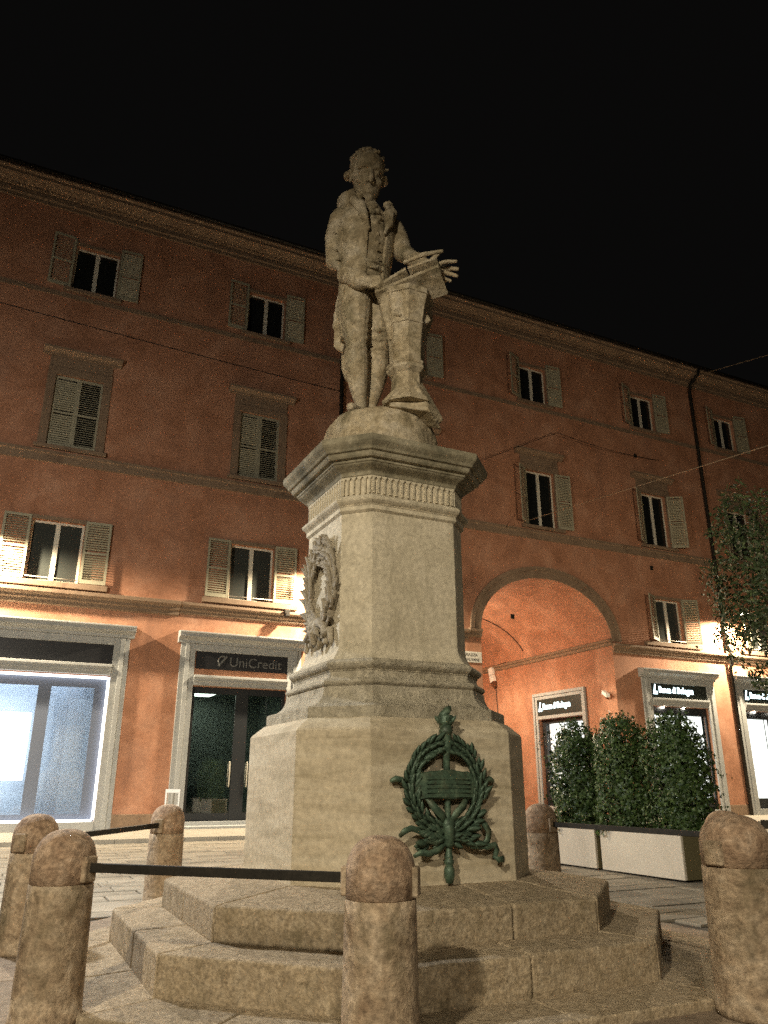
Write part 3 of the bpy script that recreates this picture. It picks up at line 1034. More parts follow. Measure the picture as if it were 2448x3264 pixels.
def octp(A, B, z):
    q = S2 * B - A
    return [(A, -q, z), (A, q, z), (q, A, z), (-q, A, z), (-A, q, z), (-A, -q, z), (-q, -A, z), (q, -A, z)]


def octloft(prof, d=.135):
    mb = MB()
    mb.rings([octp(a, a + d, z) for a, z in prof])
    return mb


WEAR = bpy.data.textures.new('wear_noise', 'CLOUDS')
WEAR.noise_scale = .16
WEAR.noise_depth = 3


def octring(name, A0, A1, z0, z1e, z1i, mat, d0=.145, d1=.145, gap=.004, bev=.02):
    """eight mitred blocks between two octagons; top slopes from inner z1i to outer z1e"""
    ins, out = octp(A0, A0 + d0, 0), octp(A1, A1 + d1, 0)
    segs = []
    for k in range(8):
        l = (k + 1) % 8
        a0_, a1_, b0_, b1_ = (Vector(p) for p in (ins[k], ins[l], out[k], out[l]))
        cuts = [0, random.uniform(.42, .6), 1] if (b1_ - b0_).length > 1.75 else [0, 1]
        for c0_, c1_ in zip(cuts[:-1], cuts[1:]):
            segs.append((a0_.lerp(a1_, c0_), a0_.lerp(a1_, c1_), b0_.lerp(b1_, c0_), b0_.lerp(b1_, c1_)))
    for i0, i1, o0, o1 in segs:
        e = (o1 - o0).normalized() * gap
        i0, o0, i1, o1 = i0 + e, o0 + e, i1 - e, o1 - e
        jz = random.uniform(-.004, .004)
        def zed(p, z): return (p.x, p.y, z)
        vs = [zed(i0, z0), zed(i1, z0), zed(o1, z0), zed(o0, z0), zed(i0, z1i + jz), zed(i1, z1i + jz), zed(o1, z1e + jz), zed(o0, z1e + jz)]
        mb = MB().add(vs, [(0, 1, 2, 3), (4, 7, 6, 5), (3, 2, 6, 7), (0, 4, 5, 1), (0, 3, 7, 4), (1, 5, 6, 2)])
        bo = mb.build(name, mat, mon, bevel=bev, seg=3)
        sd = bo.modifiers.new('cuts', 'SUBSURF')
        sd.subdivision_type = 'SIMPLE'
        sd.levels = sd.render_levels = 4
        dp = bo.modifiers.new('wear', 'DISPLACE')
        dp.texture = WEAR
        dp.texture_coords = 'LOCAL'
        dp.strength = .016 if name == 'step_block' else .010
        dp.mid_level = .5


octring('surround_slab', 2.76, PLAT_A, -.03, .012, .012, M_PLAT, bev=.008)
octring('platform_slab', 2.1, 2.80, -.02, .07, .082, M_PINK, bev=.014)
octring('step_block', 1.6, 2.295, .05, .345, .36, M_PINK, bev=.022)
octring('step_block', 1.0, 1.872, .34, .595, .69, M_PINK, bev=.022)

octloft([(1.185, .66), (1.18, .70), (1.178, 1.885), (1.165, 1.905), (1.05, 2.0)], .145).build('plinth', M_PLINTH, mon, bevel=.008)
sc_prof = [(1.045, 1.99), (1.045, 2.095), (1.03, 2.105)]
for k in range(9):
    t_ = k / 8
    sc_prof.append((1.02 - .155 * math.sin(t_ * math.pi / 2) , 2.11 + .18 * (1 - math.cos(t_ * math.pi / 2)) ))
octloft(sc_prof, .12).build('scotia_moulding', M_PITTED, mon, smooth=False)
tor = [(.84, 2.285)]
for k in range(7):
    t_ = math.pi * k / 6
    tor.append((.845 + .03 * math.sin(t_), 2.295 + .07 * k / 6))
tor += [(.82, 2.37), (.80, 2.40), (.80, 2.43), (.81, 2.44)]
for k in range(7):
    t_ = math.pi * k / 6
    tor.append((.805 + .045 * math.sin(t_), 2.445 + .10 * k / 6))
tor += [(.775, 2.55)]
octloft(tor, .125).build('base_moulding', M_PITTED, mon)
sh_ = [(.775, 2.545)]
for k in range(1, 7):
    t_ = k / 6
    sh_.append((.705 + .07 * (1 - math.sin(t_ * math.pi / 2)), 2.55 + .14 * t_))
sh_ += [(.702, 2.72), (.698, 4.02)]
octloft(sh_, .125).build('shaft', M_STONE, mon, bevel=.006)
nk = [(.70, 4.01), (.725, 4.03), (.725, 4.07), (.735, 4.08)]
for k in range(7):
    t_ = math.pi * k / 6
    nk.append((.73 + .045 * math.sin(t_), 4.085 + .10 * k / 6))
nk += [(.70, 4.195)]
octloft(nk, .13).build('neck_moulding', M_STONE, mon)
octloft([(.69, 4.19), (.69, 4.43)], .13).build('frieze', M_STONE, mon)
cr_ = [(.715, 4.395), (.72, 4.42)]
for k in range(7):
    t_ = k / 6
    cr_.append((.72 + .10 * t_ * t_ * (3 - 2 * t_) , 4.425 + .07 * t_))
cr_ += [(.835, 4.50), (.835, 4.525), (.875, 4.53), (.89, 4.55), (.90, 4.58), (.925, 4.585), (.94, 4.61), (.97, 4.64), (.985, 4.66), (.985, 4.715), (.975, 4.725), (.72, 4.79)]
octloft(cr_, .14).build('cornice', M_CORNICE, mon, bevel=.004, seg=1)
octloft([(.74, 4.775), (.74, 4.83), (.72, 4.845)], .13).build('top_slab', M_STONE, mon, bevel=.01)

# flute ridges round the frieze
rid = MB()
rid.rings([[(-.011, 0, 0), (.011, 0, 0), (.008, -.024, 0), (-.008, -.024, 0)], [(-.011, 0, .15), (.011, 0, .15), (.008, -.024, .15), (-.008, -.024, .15)],
           [(-.033, 0, .188), (.033, 0, .188), (.033, -.024, .188), (-.033, -.024, .188)]])
rid_me = rid.mesh('flute_ridge')
rid_me.materials.append(M_STONE)
fr_o = bpy.data.objects['frieze']
pts8 = octp(.69, .82, 0)
for k in range(8):
    p, q = Vector(pts8[k]), Vector(pts8[(k + 1) % 8])
    d = (q - p)
    L_ = d.length
    cnt = max(3, int(round(L_ / .066)))
    ang = math.atan2(d.y, d.x)
    for i in range(cnt + 1):
        c = p + d * ((i + .0) / cnt)
        if i == 0: c = p + d.normalized() * .014
        if i == cnt: c = q - d.normalized() * .014
        inst('flute_ridge', rid_me, fr_o, (c.x, c.y, 4.205), (0, 0, ang))

# carved wreath on the left face (x = -.70 plane), centre y=-.02 z=3.34
def leaf_mesh(name, l, w, t, mat, curl=.2):
    mb = MB()
    secs = [(0, .25), (.25, .85), (.5, 1.0), (.75, .7), (1.0, .08)]
    rs = []
    for s_, k in secs:
        hw = w * k / 2
        h = t * (1 - .5 * s_) + curl * l * s_ * s_
        rs.append([(s_ * l, -hw, h - t * .6), (s_ * l, 0, h - t), (s_ * l, hw, h - t * .6), (s_ * l, 0, h + t * .35)])
    mb.rings(rs)
    me = mb.mesh(name, smooth=True)
    me.materials.append(mat)
    return me


M_CARVE = mottled('carved_stone', [(.23, .19, .135), (.34, .29, .21), (.46, .40, .30)], scale=5, fine=30, bump=.6, bdist=.01, finecol=.35,
                  stain=(.10, .085, .06), stain_amt=.8, stain_scale=4, stain_stretch=(1, 1, 1))
wr = MB()
wc = (-.705, -.03, 3.33)
RY, RZ = .335, .40
def wring(t, rr=1.0): return (wc[0], wc[1] + RY * rr * math.cos(t), wc[2] + RZ * rr * math.sin(t))
wr.tube([wring(2 * math.pi * k / 40) for k in range(40)], .075, 8, closed=True, up=(1, 0, 0))
# ribbons under the wreath
for s_ in (-1, 1):
    pts = [(wc[0] - .03, wc[1], 2.93), (wc[0] - .07, wc[1] + s_ * .09, 2.97), (wc[0] - .05, wc[1] + s_ * .18, 2.92), (wc[0] - .07, wc[1] + s_ * .24, 2.84), (wc[0] - .03, wc[1] + s_ * .29, 2.86), (wc[0] - .04, wc[1] + s_ * .34, 2.74)]
    wr.limb(pts, [.04, .05, .045, .045, .04, .025], 8)
    pts = [(wc[0] - .03, wc[1], 2.95), (wc[0] - .08, wc[1] + s_ * .07, 2.88), (wc[0] - .05, wc[1] + s_ * .10, 2.78), (wc[0] - .06, wc[1] + s_ * .05, 2.72)]
    wr.limb(pts, [.04, .045, .04, .025], 8)
    for k in range(5):
        a_ = random.uniform(0, 1)
        wr.ell((wc[0] - .03, wc[1] + s_ * random.uniform(.05, .36), 2.84 + random.uniform(-.08, .1)), (.035, .05, .045), None, 8, 6)
wr.ell((wc[0] - .05, wc[1], 2.95), (.06, .07, .07), None, 10, 7)
wo = wr.build('carved_wreath', M_CARVE, mon, smooth=True)
lm = leaf_mesh('leaf', .155, .066, .026, M_CARVE, .18)
def wleaf(me, parent, c, tang, outw, nrm, roll, sc, off):
    x = (tang * math.cos(roll) + outw * math.sin(roll)).normalized()
    z = nrm.normalized()
    x = (x + z * off).normalized()
    y = z.cross(x).normalized()
    z = x.cross(y)
    m = Matrix(((x.x, y.x, z.x, c.x), (x.y, y.y, z.y, c.y), (x.z, y.z, z.z, c.z), (0, 0, 0, 1))) @ Matrix.Scale(sc, 4)
    inst('leaf', me, parent, mtx=m)


nrm = Vector((-1, 0, 0))
for k in range(26):
    for s_ in (-1, 1):
        f_ = k / 25
        t_ = -math.pi / 2 + s_ * (.12 + f_ * (math.pi - .2))
        for lane in (-1, 0, 1):
            if random.random() < .08: continue
            tt = t_ + random.uniform(-.05, .05)
            out = Vector((0, math.cos(tt), math.sin(tt) * RZ / RY)).normalized()
            tang = Vector((0, -math.sin(tt) * RY, math.cos(tt) * RZ)).normalized() * s_
            c = Vector(wring(tt, 1 + lane * .17)) + nrm * (.042 - .018 * abs(lane))
            wleaf(lm, wo, c, tang, out, nrm, lane * .55 + random.uniform(-.3, .3), random.uniform(.75, 1.1), random.uniform(.02, .2))

# ---- bronze wreath on the front face of the plinth -----------------
bz = empty('bronze_wreath', MON + (-NV) * 1.18 + Vector((0, 0, .69)), PHI, 'green bronze laurel wreath with torch, plate and ribbons fixed to the pedestal', 'wreath')
# local frame: x along the face, y into the stone, z above the step
Z0 = .69
tc_ = MB()
tp = [(.004, -.015), (.03, .0), (.045, .05), (.044, .10), (.03, .13), (.042, .145), (.042, .165), (.028, .175), (.04, .19), (.03, .205), (.026, .26), (.027, .6), (.03, .98), (.045, 1.02), (.05, 1.10), (.052, 1.17),
      (.06, 1.18), (.06, 1.20), (.05, 1.21), (.058, 1.22), (.05, 1.245), (.07, 1.255), (.07, 1.27), (.062, 1.28), (.075, 1.31), (.06, 1.325)]
tc_.lathe([(r, z) for r, z in tp], (-.012, -.075, 0), 16)
to = tc_.build('torch', M_BRONZE, bz, smooth=True)
fl = MB()
fl.limb([(-.01, -.075, 1.29), (-.02, -.075, 1.33), (.0, -.08, 1.36), (.03, -.075, 1.385), (.045, -.07, 1.375), (.05, -.07, 1.40)], [.055, .05, .04, .025, .016, .006], 10)
for a_ in range(6):
    t_ = a_ * math.pi / 3 + .3
    fl.limb([(-.012 + .05 * math.cos(t_), -.075 + .05 * math.sin(t_), 1.26), (-.012 + .078 * math.cos(t_), -.075 + .078 * math.sin(t_), 1.30), (-.012 + .092 * math.cos(t_), -.075 + .092 * math.sin(t_), 1.315)], [.02, .018, .006], 6)
fl.build('flame', M_BRONZE, to, smooth=True)
WC = Vector((-.03, -.06, .735))
WR = .335
wz = MB()
wz.tube([WC + Vector((WR * math.cos(2 * math.pi * k / 40), 0, WR * 1.05 * math.sin(2 * math.pi * k / 40))) for k in range(40)], .048, 8, closed=True, up=(0, 1, 0))
wro = wz.build('laurel_ring', M_BRONZE, bz, smooth=True)
lb_ = leaf_mesh('leaf', .10, .052, .012, M_BRONZE, .12)
nrm = Vector((0, -1, 0))
for k in range(24):
    for s_ in (-1, 1):
        t_ = -math.pi / 2 + s_ * (.1 + (k / 23) * (math.pi - .15))
        for lane in (-1, 0, 1):
            if random.random() < .05: continue
            tt = t_ + random.uniform(-.05, .05)
            out = Vector((math.cos(tt), 0, math.sin(tt)))
            tang = Vector((-math.sin(tt), 0, math.cos(tt))) * s_
            c = WC + Vector((WR * (1 + lane * .1) * math.cos(tt), 0, WR * 1.05 * (1 + lane * .1) * math.sin(tt))) + nrm * .035
            wleaf(lb_, wro, c, tang, out, nrm, lane * .45 + random.uniform(-.2, .2), random.uniform(.8, 1.15), random.uniform(.0, .25))
# name plate, slightly arched, with scroll ends
pl = MB()
sec_ = []
for k in range(13):
    x = -.34 + .62 * k / 12
    s_ = (x + .03) / .31
    yb = -.115 + .03 * s_ * s_
    hz = .10 + .018 * (1 - s_ * s_) + random.uniform(-.006, .006)
    zc = .735 + .02 * (1 - s_ * s_)
    sec_.append([(x, yb, zc - hz), (x, yb - .02, zc - hz + .01), (x, yb - .02, zc + hz - .01), (x, yb, zc + hz)])
pl.rings(sec_)
plo = pl.build('plate', M_BRONZE, bz)
ln_ = MB()
for i, z in enumerate((.80, .765, .73, .695, .66)):
    ln_.box(-.24, .18, -.139, -.132, z - .006, z + .006)
ln_.build('raised_band', M_BRONZE, plo)
def ribbon(pts, wd):
    mb = MB()
    # flat band: broad in the face plane, thin outwards
    P_ = [Vector(p) for p in pts]
    rs = []
    for i, p in enumerate(P_):
        d = (P_[min(i + 1, len(P_) - 1)] - P_[max(i - 1, 0)]).normalized()
        sd = d.cross(Vector((0, 1, 0)))
        if sd.length < .1: sd = Vector((1, 0, 0))
        sd.normalize()
        up_ = sd.cross(d).normalized()
        w_ = wd * (1 if 0 < i < len(P_) - 1 else .55)
        rs.append([p + sd * w_ + up_ * .004, p + sd * w_ * .4 + up_ * .016, p - sd * w_ * .4 + up_ * .016, p - sd * w_ + up_ * .004, p - sd * w_ - up_ * .006, p + sd * w_ - up_ * .006])
    mb.rings(rs)
    mb.build('ribbon', M_BRONZE, bz, smooth=True)


for s_ in (-1, 1):
    cx_ = -.03
    MB().limb([(cx_ + s_ * .40, -.05, .79), (cx_ + s_ * .46, -.06, .80), (cx_ + s_ * .49, -.05, .785)], [.026, .026, .02], 8).build('side_tab', M_BRONZE, bz, smooth=True)
    ribbon([(cx_ + s_ * .20, -.10, .66), (cx_ + s_ * .14, -.12, .58), (cx_ + s_ * .07, -.12, .52), (cx_ + s_ * .02, -.11, .45)], .032)
ribbon([(.02, -.10, .38), (.12, -.11, .34), (.20, -.10, .275), (.29, -.10, .265), (.35, -.11, .31), (.365, -.11, .38), (.33, -.10, .44), (.28, -.09, .47)], .026)
ribbon([(.26, -.10, .272), (.34, -.11, .258), (.42, -.11, .275), (.445, -.10, .235), (.42, -.10, .18), (.455, -.11, .155), (.50, -.10, .165), (.505, -.09, .135)], .024)
ribbon([(-.06, -.10, .38), (-.16, -.11, .35), (-.24, -.10, .365), (-.31, -.10, .405), (-.38, -.11, .42), (-.44, -.11, .40), (-.48, -.10, .36)], .024)
ribbon([(-.06, -.10, .33), (-.15, -.11, .30), (-.22, -.11, .325), (-.28, -.10, .31), (-.34, -.10, .28)], .02)
ribbon([(-.04, -.10, .30), (-.14, -.11, .245), (-.22, -.11, .225), (-.29, -.10, .235), (-.35, -.10, .21)], .024)
kn = MB()
kn.ell((-.03, -.11, .44), (.055, .04, .06), None, 12, 8)
kn.ell((-.02, -.10, .31), (.045, .04, .05), None, 12, 8)
kn.limb([(-.03, -.11, .42), (-.025, -.11, .36), (-.02, -.10, .3)], [.05, .045, .04], 10)
kn.build('knot', M_BRONZE, bz, smooth=True)
# spray of leaves spreading from the knot
rl = random.Random(9)
for k in range(58):
    a_ = rl.uniform(-.25, math.pi + .25)
    if 1.35 < a_ < 1.8: continue
    r_ = rl.uniform(.02, .26)
    out = Vector((math.cos(a_), 0, math.sin(a_) * .55))
    c = Vector((-.03, -.07 - .03 * rl.random(), .31)) + out * r_
    wleaf(lb_, wro, c, out.normalized(), Vector((0, 0, 1)), nrm, rl.uniform(-.5, .35), rl.uniform(.9, 1.35), rl.uniform(0, .25))

# ================================================================== THE STATUE
ST = MON + Vector((0, 0, 4.83))
st = empty('statue', ST, 0.0, 'weathered stone statue of a man in a tailcoat at a lectern, atop the pedestal', 'statue')
SZ = 4.83
FW = Vector((math.sin(PHI), -math.cos(PHI), 0))      # way the figure faces
WD = Vector((math.cos(PHI), math.sin(PHI), 0))       # its width axis


def P(x, y, z): return Vector((x, y, z - SZ))


def sculpt(mb, name, mat, parent, voxel=.014, smooth=3):
    o = mb.build(name, mat, parent, smooth=True)
    m = o.modifiers.new('remesh', 'REMESH')
    m.mode = 'VOXEL'
    m.voxel_size = voxel
    m.use_smooth_shade = True
    s_ = o.modifiers.new('smooth', 'SMOOTH')
    s_.iterations = smooth
    s_.factor = .5
    return o


def body_ring(c, hw, hd, seg=20, a0=0, a1=2 * math.pi):
    return [Vector(c) + WD * (hw * math.cos(a0 + (a1 - a0) * k / seg)) + FW * (hd * math.sin(a0 + (a1 - a0) * k / seg)) for k in range(seg)]


# rocky mound
mo = MB()
mo.lathe([(.60, 0.0), (.645, .05), (.65, .28), (.63, .38), (.57, .47), (.45, .535), (.25, .56), (.01, .565)], (-.045, 0, 0), 40)
mesh_o = sculpt(mo, 'mound', M_STATUE, st, .02, 1)
dt = bpy.data.textures.new('mound_noise', 'CLOUDS')
dt.noise_scale = .22
dm = mesh_o.modifiers.new('rough', 'DISPLACE')
dm.texture = dt
dm.strength = .05
dm.mid_level = .55

fig = MB()
tr = [((-.24, .05, 7.02), .24, .19), ((-.24, .04, 7.18), .285, .215), ((-.23, .02, 7.35), .275, .21), ((-.22, .0, 7.5), .265, .205), ((-.215, -.01, 7.72), .30, .235), ((-.21, -.02, 7.95), .34, .25),
      ((-.21, -.01, 8.13), .37, .225), ((-.21, .0, 8.26), .36, .19), ((-.21, -.02, 8.36), .22, .15), ((-.205, -.03, 8.45), .13, .13)]
fig.rings([body_ring(P(*c), w, d) for c, w, d in tr])
# neck
fig.limb([P(-.21, -.02, 8.30), P(-.21, -.05, 8.55)], [.125, .11])
# arms
fig.limb([P(-.55, -.13, 8.16), P(-.60, -.10, 7.9), P(-.60, -.06, 7.55), P(-.47, -.2, 7.27), P(-.30, -.34, 7.10), P(-.24, -.38, 7.05)], [.135, .14, .125, .115, .09, .075])
fig.limb([P(.12, .12, 8.22), P(.19, .08, 8.0), P(.24, .0, 7.74), P(.34, -.15, 7.55), P(.43, -.3, 7.38), P(.48, -.34, 7.34)], [.13, .13, .118, .1, .08, .066])
# right hand: palm, fingers and thumb closing on the page edge
fig.limb([P(-.25, -.37, 7.05), P(-.17, -.42, 7.0)], [.07, .07])
for i, (dx, dz, l) in enumerate(((0, .05, .9), (.01, .015, 1.0), (.0, -.02, .97), (-.015, -.055, .8))):
    b0 = P(-.13 + dx, -.44, 6.985 + dz)
    fig.limb([b0, b0 + Vector((.08 * l, -.03, -.005)), b0 + Vector((.13 * l, .01, -.02)), b0 + Vector((.12 * l, .05, -.03))], [.027, .025, .023, .019], 8)
fig.limb([P(-.19, -.40, 7.07), P(-.12, -.39, 7.10), P(-.05, -.40, 7.09)], [.032, .028, .022], 8)
# left hand: open, fingers spread to the right
fig.limb([P(.48, -.34, 7.33), P(.57, -.39, 7.22)], [.068, .082])
fig.limb([P(.53, -.37, 7.27), P(.63, -.42, 7.17)], [.07, .075])
for (a, m_, e, r) in (((.60, -.40, 7.25), (.72, -.44, 7.275), (.85, -.46, 7.265), .027), ((.63, -.41, 7.20), (.75, -.45, 7.18), (.865, -.47, 7.15), .029),
                      ((.64, -.42, 7.14), (.75, -.46, 7.10), (.85, -.47, 7.055), .028), ((.62, -.43, 7.09), (.70, -.46, 7.03), (.775, -.47, 6.985), .024)):
    fig.limb([P(*a), P(*m_), P(*e)], [r * 1.1, r, r * .82], 8)
fig.limb([P(.54, -.36, 7.30), P(.60, -.36, 7.40), P(.66, -.38, 7.44)], [.036, .03, .022], 8)
# legs, stockings and shoes
fig.limb([P(-.345, -.05, 7.12), P(-.345, -.09, 6.9), P(-.335, -.11, 6.6), P(-.325, -.1, 6.34), P(-.325, -.04, 6.12), P(-.30, -.0, 5.86), P(-.27, .02, 5.63), P(-.27, .02, 5.52)],
         [.19, .20, .17, .128, .148, .115, .068, .07])
fig.limb([P(-.115, .1, 7.12), P(-.085, .08, 6.88), P(-.06, .07, 6.6), P(-.06, .09, 6.42), P(-.075, .15, 6.18), P(-.115, .16, 5.92), P(-.15, .14, 5.67), P(-.15, .14, 5.55)],
         [.175, .178, .152, .122, .142, .112, .066, .068])
fig.limb([P(-.26, .08, 5.48), P(-.31, -.08, 5.475), P(-.37, -.26, 5.455)], [.075, .078, .055])
fig.limb([P(-.15, .2, 5.5), P(-.10, .04, 5.5), P(-.04, -.14, 5.475)], [.075, .078, .055])
# folds of the breeches and stockings
for (a, b_, c_) in (((-.50, -.16, 6.62), (-.36, -.27, 6.56), (-.20, -.20, 6.60)), ((-.47, -.14, 6.50), (-.34, -.24, 6.44), (-.20, -.18, 6.50)), ((-.46, -.13, 6.40), (-.33, -.225, 6.37), (-.20, -.17, 6.41)),
                    ((-.53, -.10, 6.95), (-.40, -.28, 6.86), (-.26, -.27, 6.95)), ((-.2, -.05, 6.62), (-.06, -.085, 6.56), (.06, -.02, 6.62)), ((-.18, -.03, 6.5), (-.06, -.045, 6.46), (.05, .0, 6.5))):
    fig.limb([P(*a), P(*b_), P(*c_)], [.016, .03, .016], 8)
# breeches cuffs
for c, r in (((-.325, -.09, 6.27), .142), ((-.065, .1, 6.36), .138)):
    fig.ell(P(*c), (r * 1.04, r * 1.04, .045))
# head
yaw = R(14)
pit = R(-29)
HS = 1.13
hr = Matrix.Rotation(yaw, 3, 'Z') @ Matrix.Rotation(pit * -1, 3, 'X')
HC = P(-.215, -.14, 8.80)


def H(x, y, z): return HC + hr @ (Vector((x, y, z)) * HS)   # head frame: -y is the face, z up


fig.ell(H(0, .02, .06), (.185, .235, .235), hr * HS, 18, 12)
fig.ell(H(0, -.06, -.10), (.155, .165, .235), hr * HS, 18, 12)         # jaw
fig.ell(H(0, -.165, -.275), (.065, .055, .05), hr * HS)                # chin
fig.limb([H(0, -.20, .05), H(0, -.255, -.06), H(0, -.262, -.085)], [.026, .038, .034], 8)   # nose
for s_ in (-1, 1):
    fig.ell(H(s_ * .035, -.225, -.09), (.022, .022, .018), hr * HS, 8, 6)  # nostril wings
    fig.limb([H(s_ * .015, -.205, .065), H(s_ * .075, -.205, .078), H(s_ * .135, -.165, .05)], [.024, .027, .02], 8)  # brow
    fig.ell(H(s_ * .07, -.185, .015), (.034, .02, .02), hr * HS, 10, 7)    # eye
    fig.ell(H(s_ * .095, -.165, -.075), (.055, .045, .045), hr * HS)       # cheek
    fig.ell(H(s_ * .185, .0, -.02), (.022, .045, .07), hr * HS, 10, 7)     # ear
fig.limb([H(-.055, -.195, -.158), H(0, -.215, -.150), H(.055, -.195, -.158)], [.013, .018, .013], 8)   # upper lip
fig.limb([H(-.045, -.190, -.192), H(0, -.208, -.195), H(.045, -.190, -.192)], [.013, .02, .013], 8)    # lower lip
figure = sculpt(fig, 'figure', M_STATUE, st, .0105, 1)

# hair: swept-back curls with a roll over each ear
ha = MB()
ha.ell(H(0, .075, .10), (.20, .215, .225), hr * HS, 18, 12)
rnd = random.Random(5)
for k in range(60):
    a_ = rnd.uniform(0, 2 * math.pi)
    e_ = rnd.uniform(.05, 1.35)
    d = Vector((math.cos(a_) * math.cos(e_), math.sin(a_) * math.cos(e_), math.sin(e_)))
    if d.y < -.55 and d.z < .75: continue
    c = Vector((d.x * .20, .05 + d.y * .225, .10 + d.z * .215))
    ha.ell(H(*c), (rnd.uniform(.02, .035), rnd.uniform(.05, .09), rnd.uniform(.016, .03)), hr @ Matrix.Rotation(rnd.uniform(-.8, .8), 3, 'Z'), 8, 6)
for s_ in (-1, 1):
    ha.limb([H(s_ * .20, -.02, .03), H(s_ * .225, .08, .0), H(s_ * .205, .17, .0)], [.028, .046, .042], 10)
ha.limb([H(0, .23, .0), H(0, .25, -.12), H(0, .23, -.22)], [.085, .06, .035], 10)
sculpt(ha, 'hair', M_STATUE, st, .011, 1)

# coat: two front panels, back, collar, lapels, sleeves cuffs and tails
ct = MB()


def shell(levels, a0, a1, th=.035, seg=16):
    rs = []
    for c, w, d in levels:
        outer = [Vector(c) + WD * (w * math.cos(a0 + (a1 - a0) * k / seg)) + FW * (d * math.sin(a0 + (a1 - a0) * k / seg)) for k in range(seg + 1)]
        inner = [Vector(c) + WD * ((w - th) * math.cos(a0 + (a1 - a0) * k / seg)) + FW * ((d - th) * math.sin(a0 + (a1 - a0) * k / seg)) for k in range(seg, -1, -1)]
        rs.append(outer + inner)
    ct.rings(rs)


lv = [(P(-.24, .05, 6.98), .34, .265), (P(-.24, .03, 7.2), .335, .265), (P(-.225, .01, 7.45), .315, .25), (P(-.215, -.01, 7.72), .345, .285), (P(-.21, -.02, 7.98), .39, .30), (P(-.21, -.01, 8.16), .41, .27), (P(-.21, .0, 8.30), .36, .22)]
shell(lv, R(108), R(180), .045)           # statue's right front panel
shell(lv, R(0), R(66), .045)              # statue's left front panel
shell([(P(-.24, .09, 6.50), .30, .25)] + lv, R(180), R(360), .05)   # back and side skirts
# tail flaps hanging beside and behind the thighs
def flap(cs, th):
    a = [Vector(p) for p in cs]
    nn = (a[1] - a[0]).cross(a[2] - a[0]).normalized() * th
    ct.rings([[p - nn / 2 for p in a], [p + nn / 2 for p in a]])


flap([P(-.50, -.06, 7.34), P(-.32, -.12, 7.16), P(-.45, -.02, 6.95), P(-.56, .03, 6.78), P(-.59, .08, 7.0)], .07)
flap([P(-.51, .02, 7.3), P(-.60, .12, 6.95), P(-.615, .14, 6.72), P(-.56, .12, 6.70), P(-.46, .10, 7.0)], .06)
flap([P(-.51, .13, 7.24), P(-.60, .17, 6.77), P(-.60, .17, 6.47), P(-.49, .15, 6.39), P(-.40, .15, 6.8)], .09)
ct.limb([P(-.40, .26, 6.95), P(-.43, .27, 6.55), P(-.44, .26, 6.25), P(-.43, .24, 6.1)], [.10, .10, .085, .05], 10)
ct.limb([P(-.22, .30, 6.95), P(-.20, .31, 6.5), P(-.20, .29, 6.2)], [.10, .10, .06], 10)
# standing collar
rsC = []
for c, w, d in ((P(-.21, -.01, 8.24), .26, .22), (P(-.215, .02, 8.40), .25, .225), (P(-.235, .04, 8.56), .32, .27), (P(-.235, .04, 8.50), .385, .31), (P(-.22, .02, 8.28), .39, .30)):
    rsC.append([Vector(c) + WD * (w * math.cos(R(138 + 264 * k / 22))) + FW * (d * math.sin(R(138 + 264 * k / 22))) for k in range(23)])
ring_closed = []
for k in range(23):
    ring_closed.append([rsC[i][k] for i in range(5)])
ct.rings(ring_closed)
# lapels folding down the chest
for s_ in (-1, 1):
    base = P(-.21, -.02, 8.40)
    def chest(w, f, z): return P(-.21, -.02, z) + WD * (s_ * w) + FW * f
    ct.limb([chest(.19, .17, 8.40), chest(.20, .235, 8.22), chest(.17, .275, 8.02), chest(.11, .28, 7.86)], [.055, .07, .06, .025], 8)
    ct.limb([chest(.26, .10, 8.46), chest(.27, .19, 8.28), chest(.24, .235, 8.14)], [.05, .06, .03], 8)
# cuffs
ct.limb([P(-.36, -.29, 7.16), P(-.29, -.34, 7.09)], [.118, .122], 12)
ct.limb([P(.37, -.20, 7.48), P(.42, -.28, 7.40)], [.105, .11], 12)
# sleeve folds
for (a, b_) in (((-.72, -.12, 7.75), (-.58, -.21, 7.62)), ((-.70, -.06, 7.55), (-.55, -.2, 7.5)), ((-.70, -.16, 7.95), (-.60, -.24, 7.85))):
    ct.limb([P(*a), P(*b_)], [.02, .018], 8)
sculpt(ct, 'coat', M_STATUE, st, .0115, 1)

# cravat, waistcoat and buttons
wv = MB()
def front(w, f, z): return P(-.21, -.02, z) + WD * w + FW * f
for (w, f, z, r) in ((0, .15, 8.34, .07), (.035, .21, 8.22, .05), (-.035, .215, 8.19, .05), (.05, .25, 8.10, .04), (-.04, .255, 8.06, .04), (.01, .26, 8.02, .036)):
    wv.ell(front(w, f, z), (r, r * .7, r * .85), Matrix.Rotation(PHI, 3, 'Z'), 10, 8)
wv.rings([body_ring(P(*c), w, d) for c, w, d in (((-.23, .02, 7.28), .27, .225), ((-.225, .0, 7.42), .272, .222), ((-.215, -.01, 7.72), .305, .255), ((-.21, -.02, 7.95), .33, .265), ((-.21, -.01, 8.1), .33, .235))])
for k in range(5):
    wv.ell(front(.035, .235 + (.018 if k > 0 else 0), 7.38 + k * .115), (.02, .02, .02), None, 8, 6)
for z in (7.36, 7.45):
    wv.limb([front(-.2, .16, z + .02), front(0, .225, z), front(.2, .16, z + .02)], [.014, .02, .014], 8)
sculpt(wv, 'waistcoat', M_STATUE, st, .0115, 1)

# lectern: tapered octagonal stand with scrolls
LC = (.26, -.40)
lc = MB()
def lring(r, z, n_=8, rx=1.0):
    return [Vector((LC[0] + rx * r * math.cos(PHI + math.pi / 8 + 2 * math.pi * k / n_), LC[1] + r * math.sin(PHI + math.pi / 8 + 2 * math.pi * k / n_), z - SZ)) for k in range(n_)]


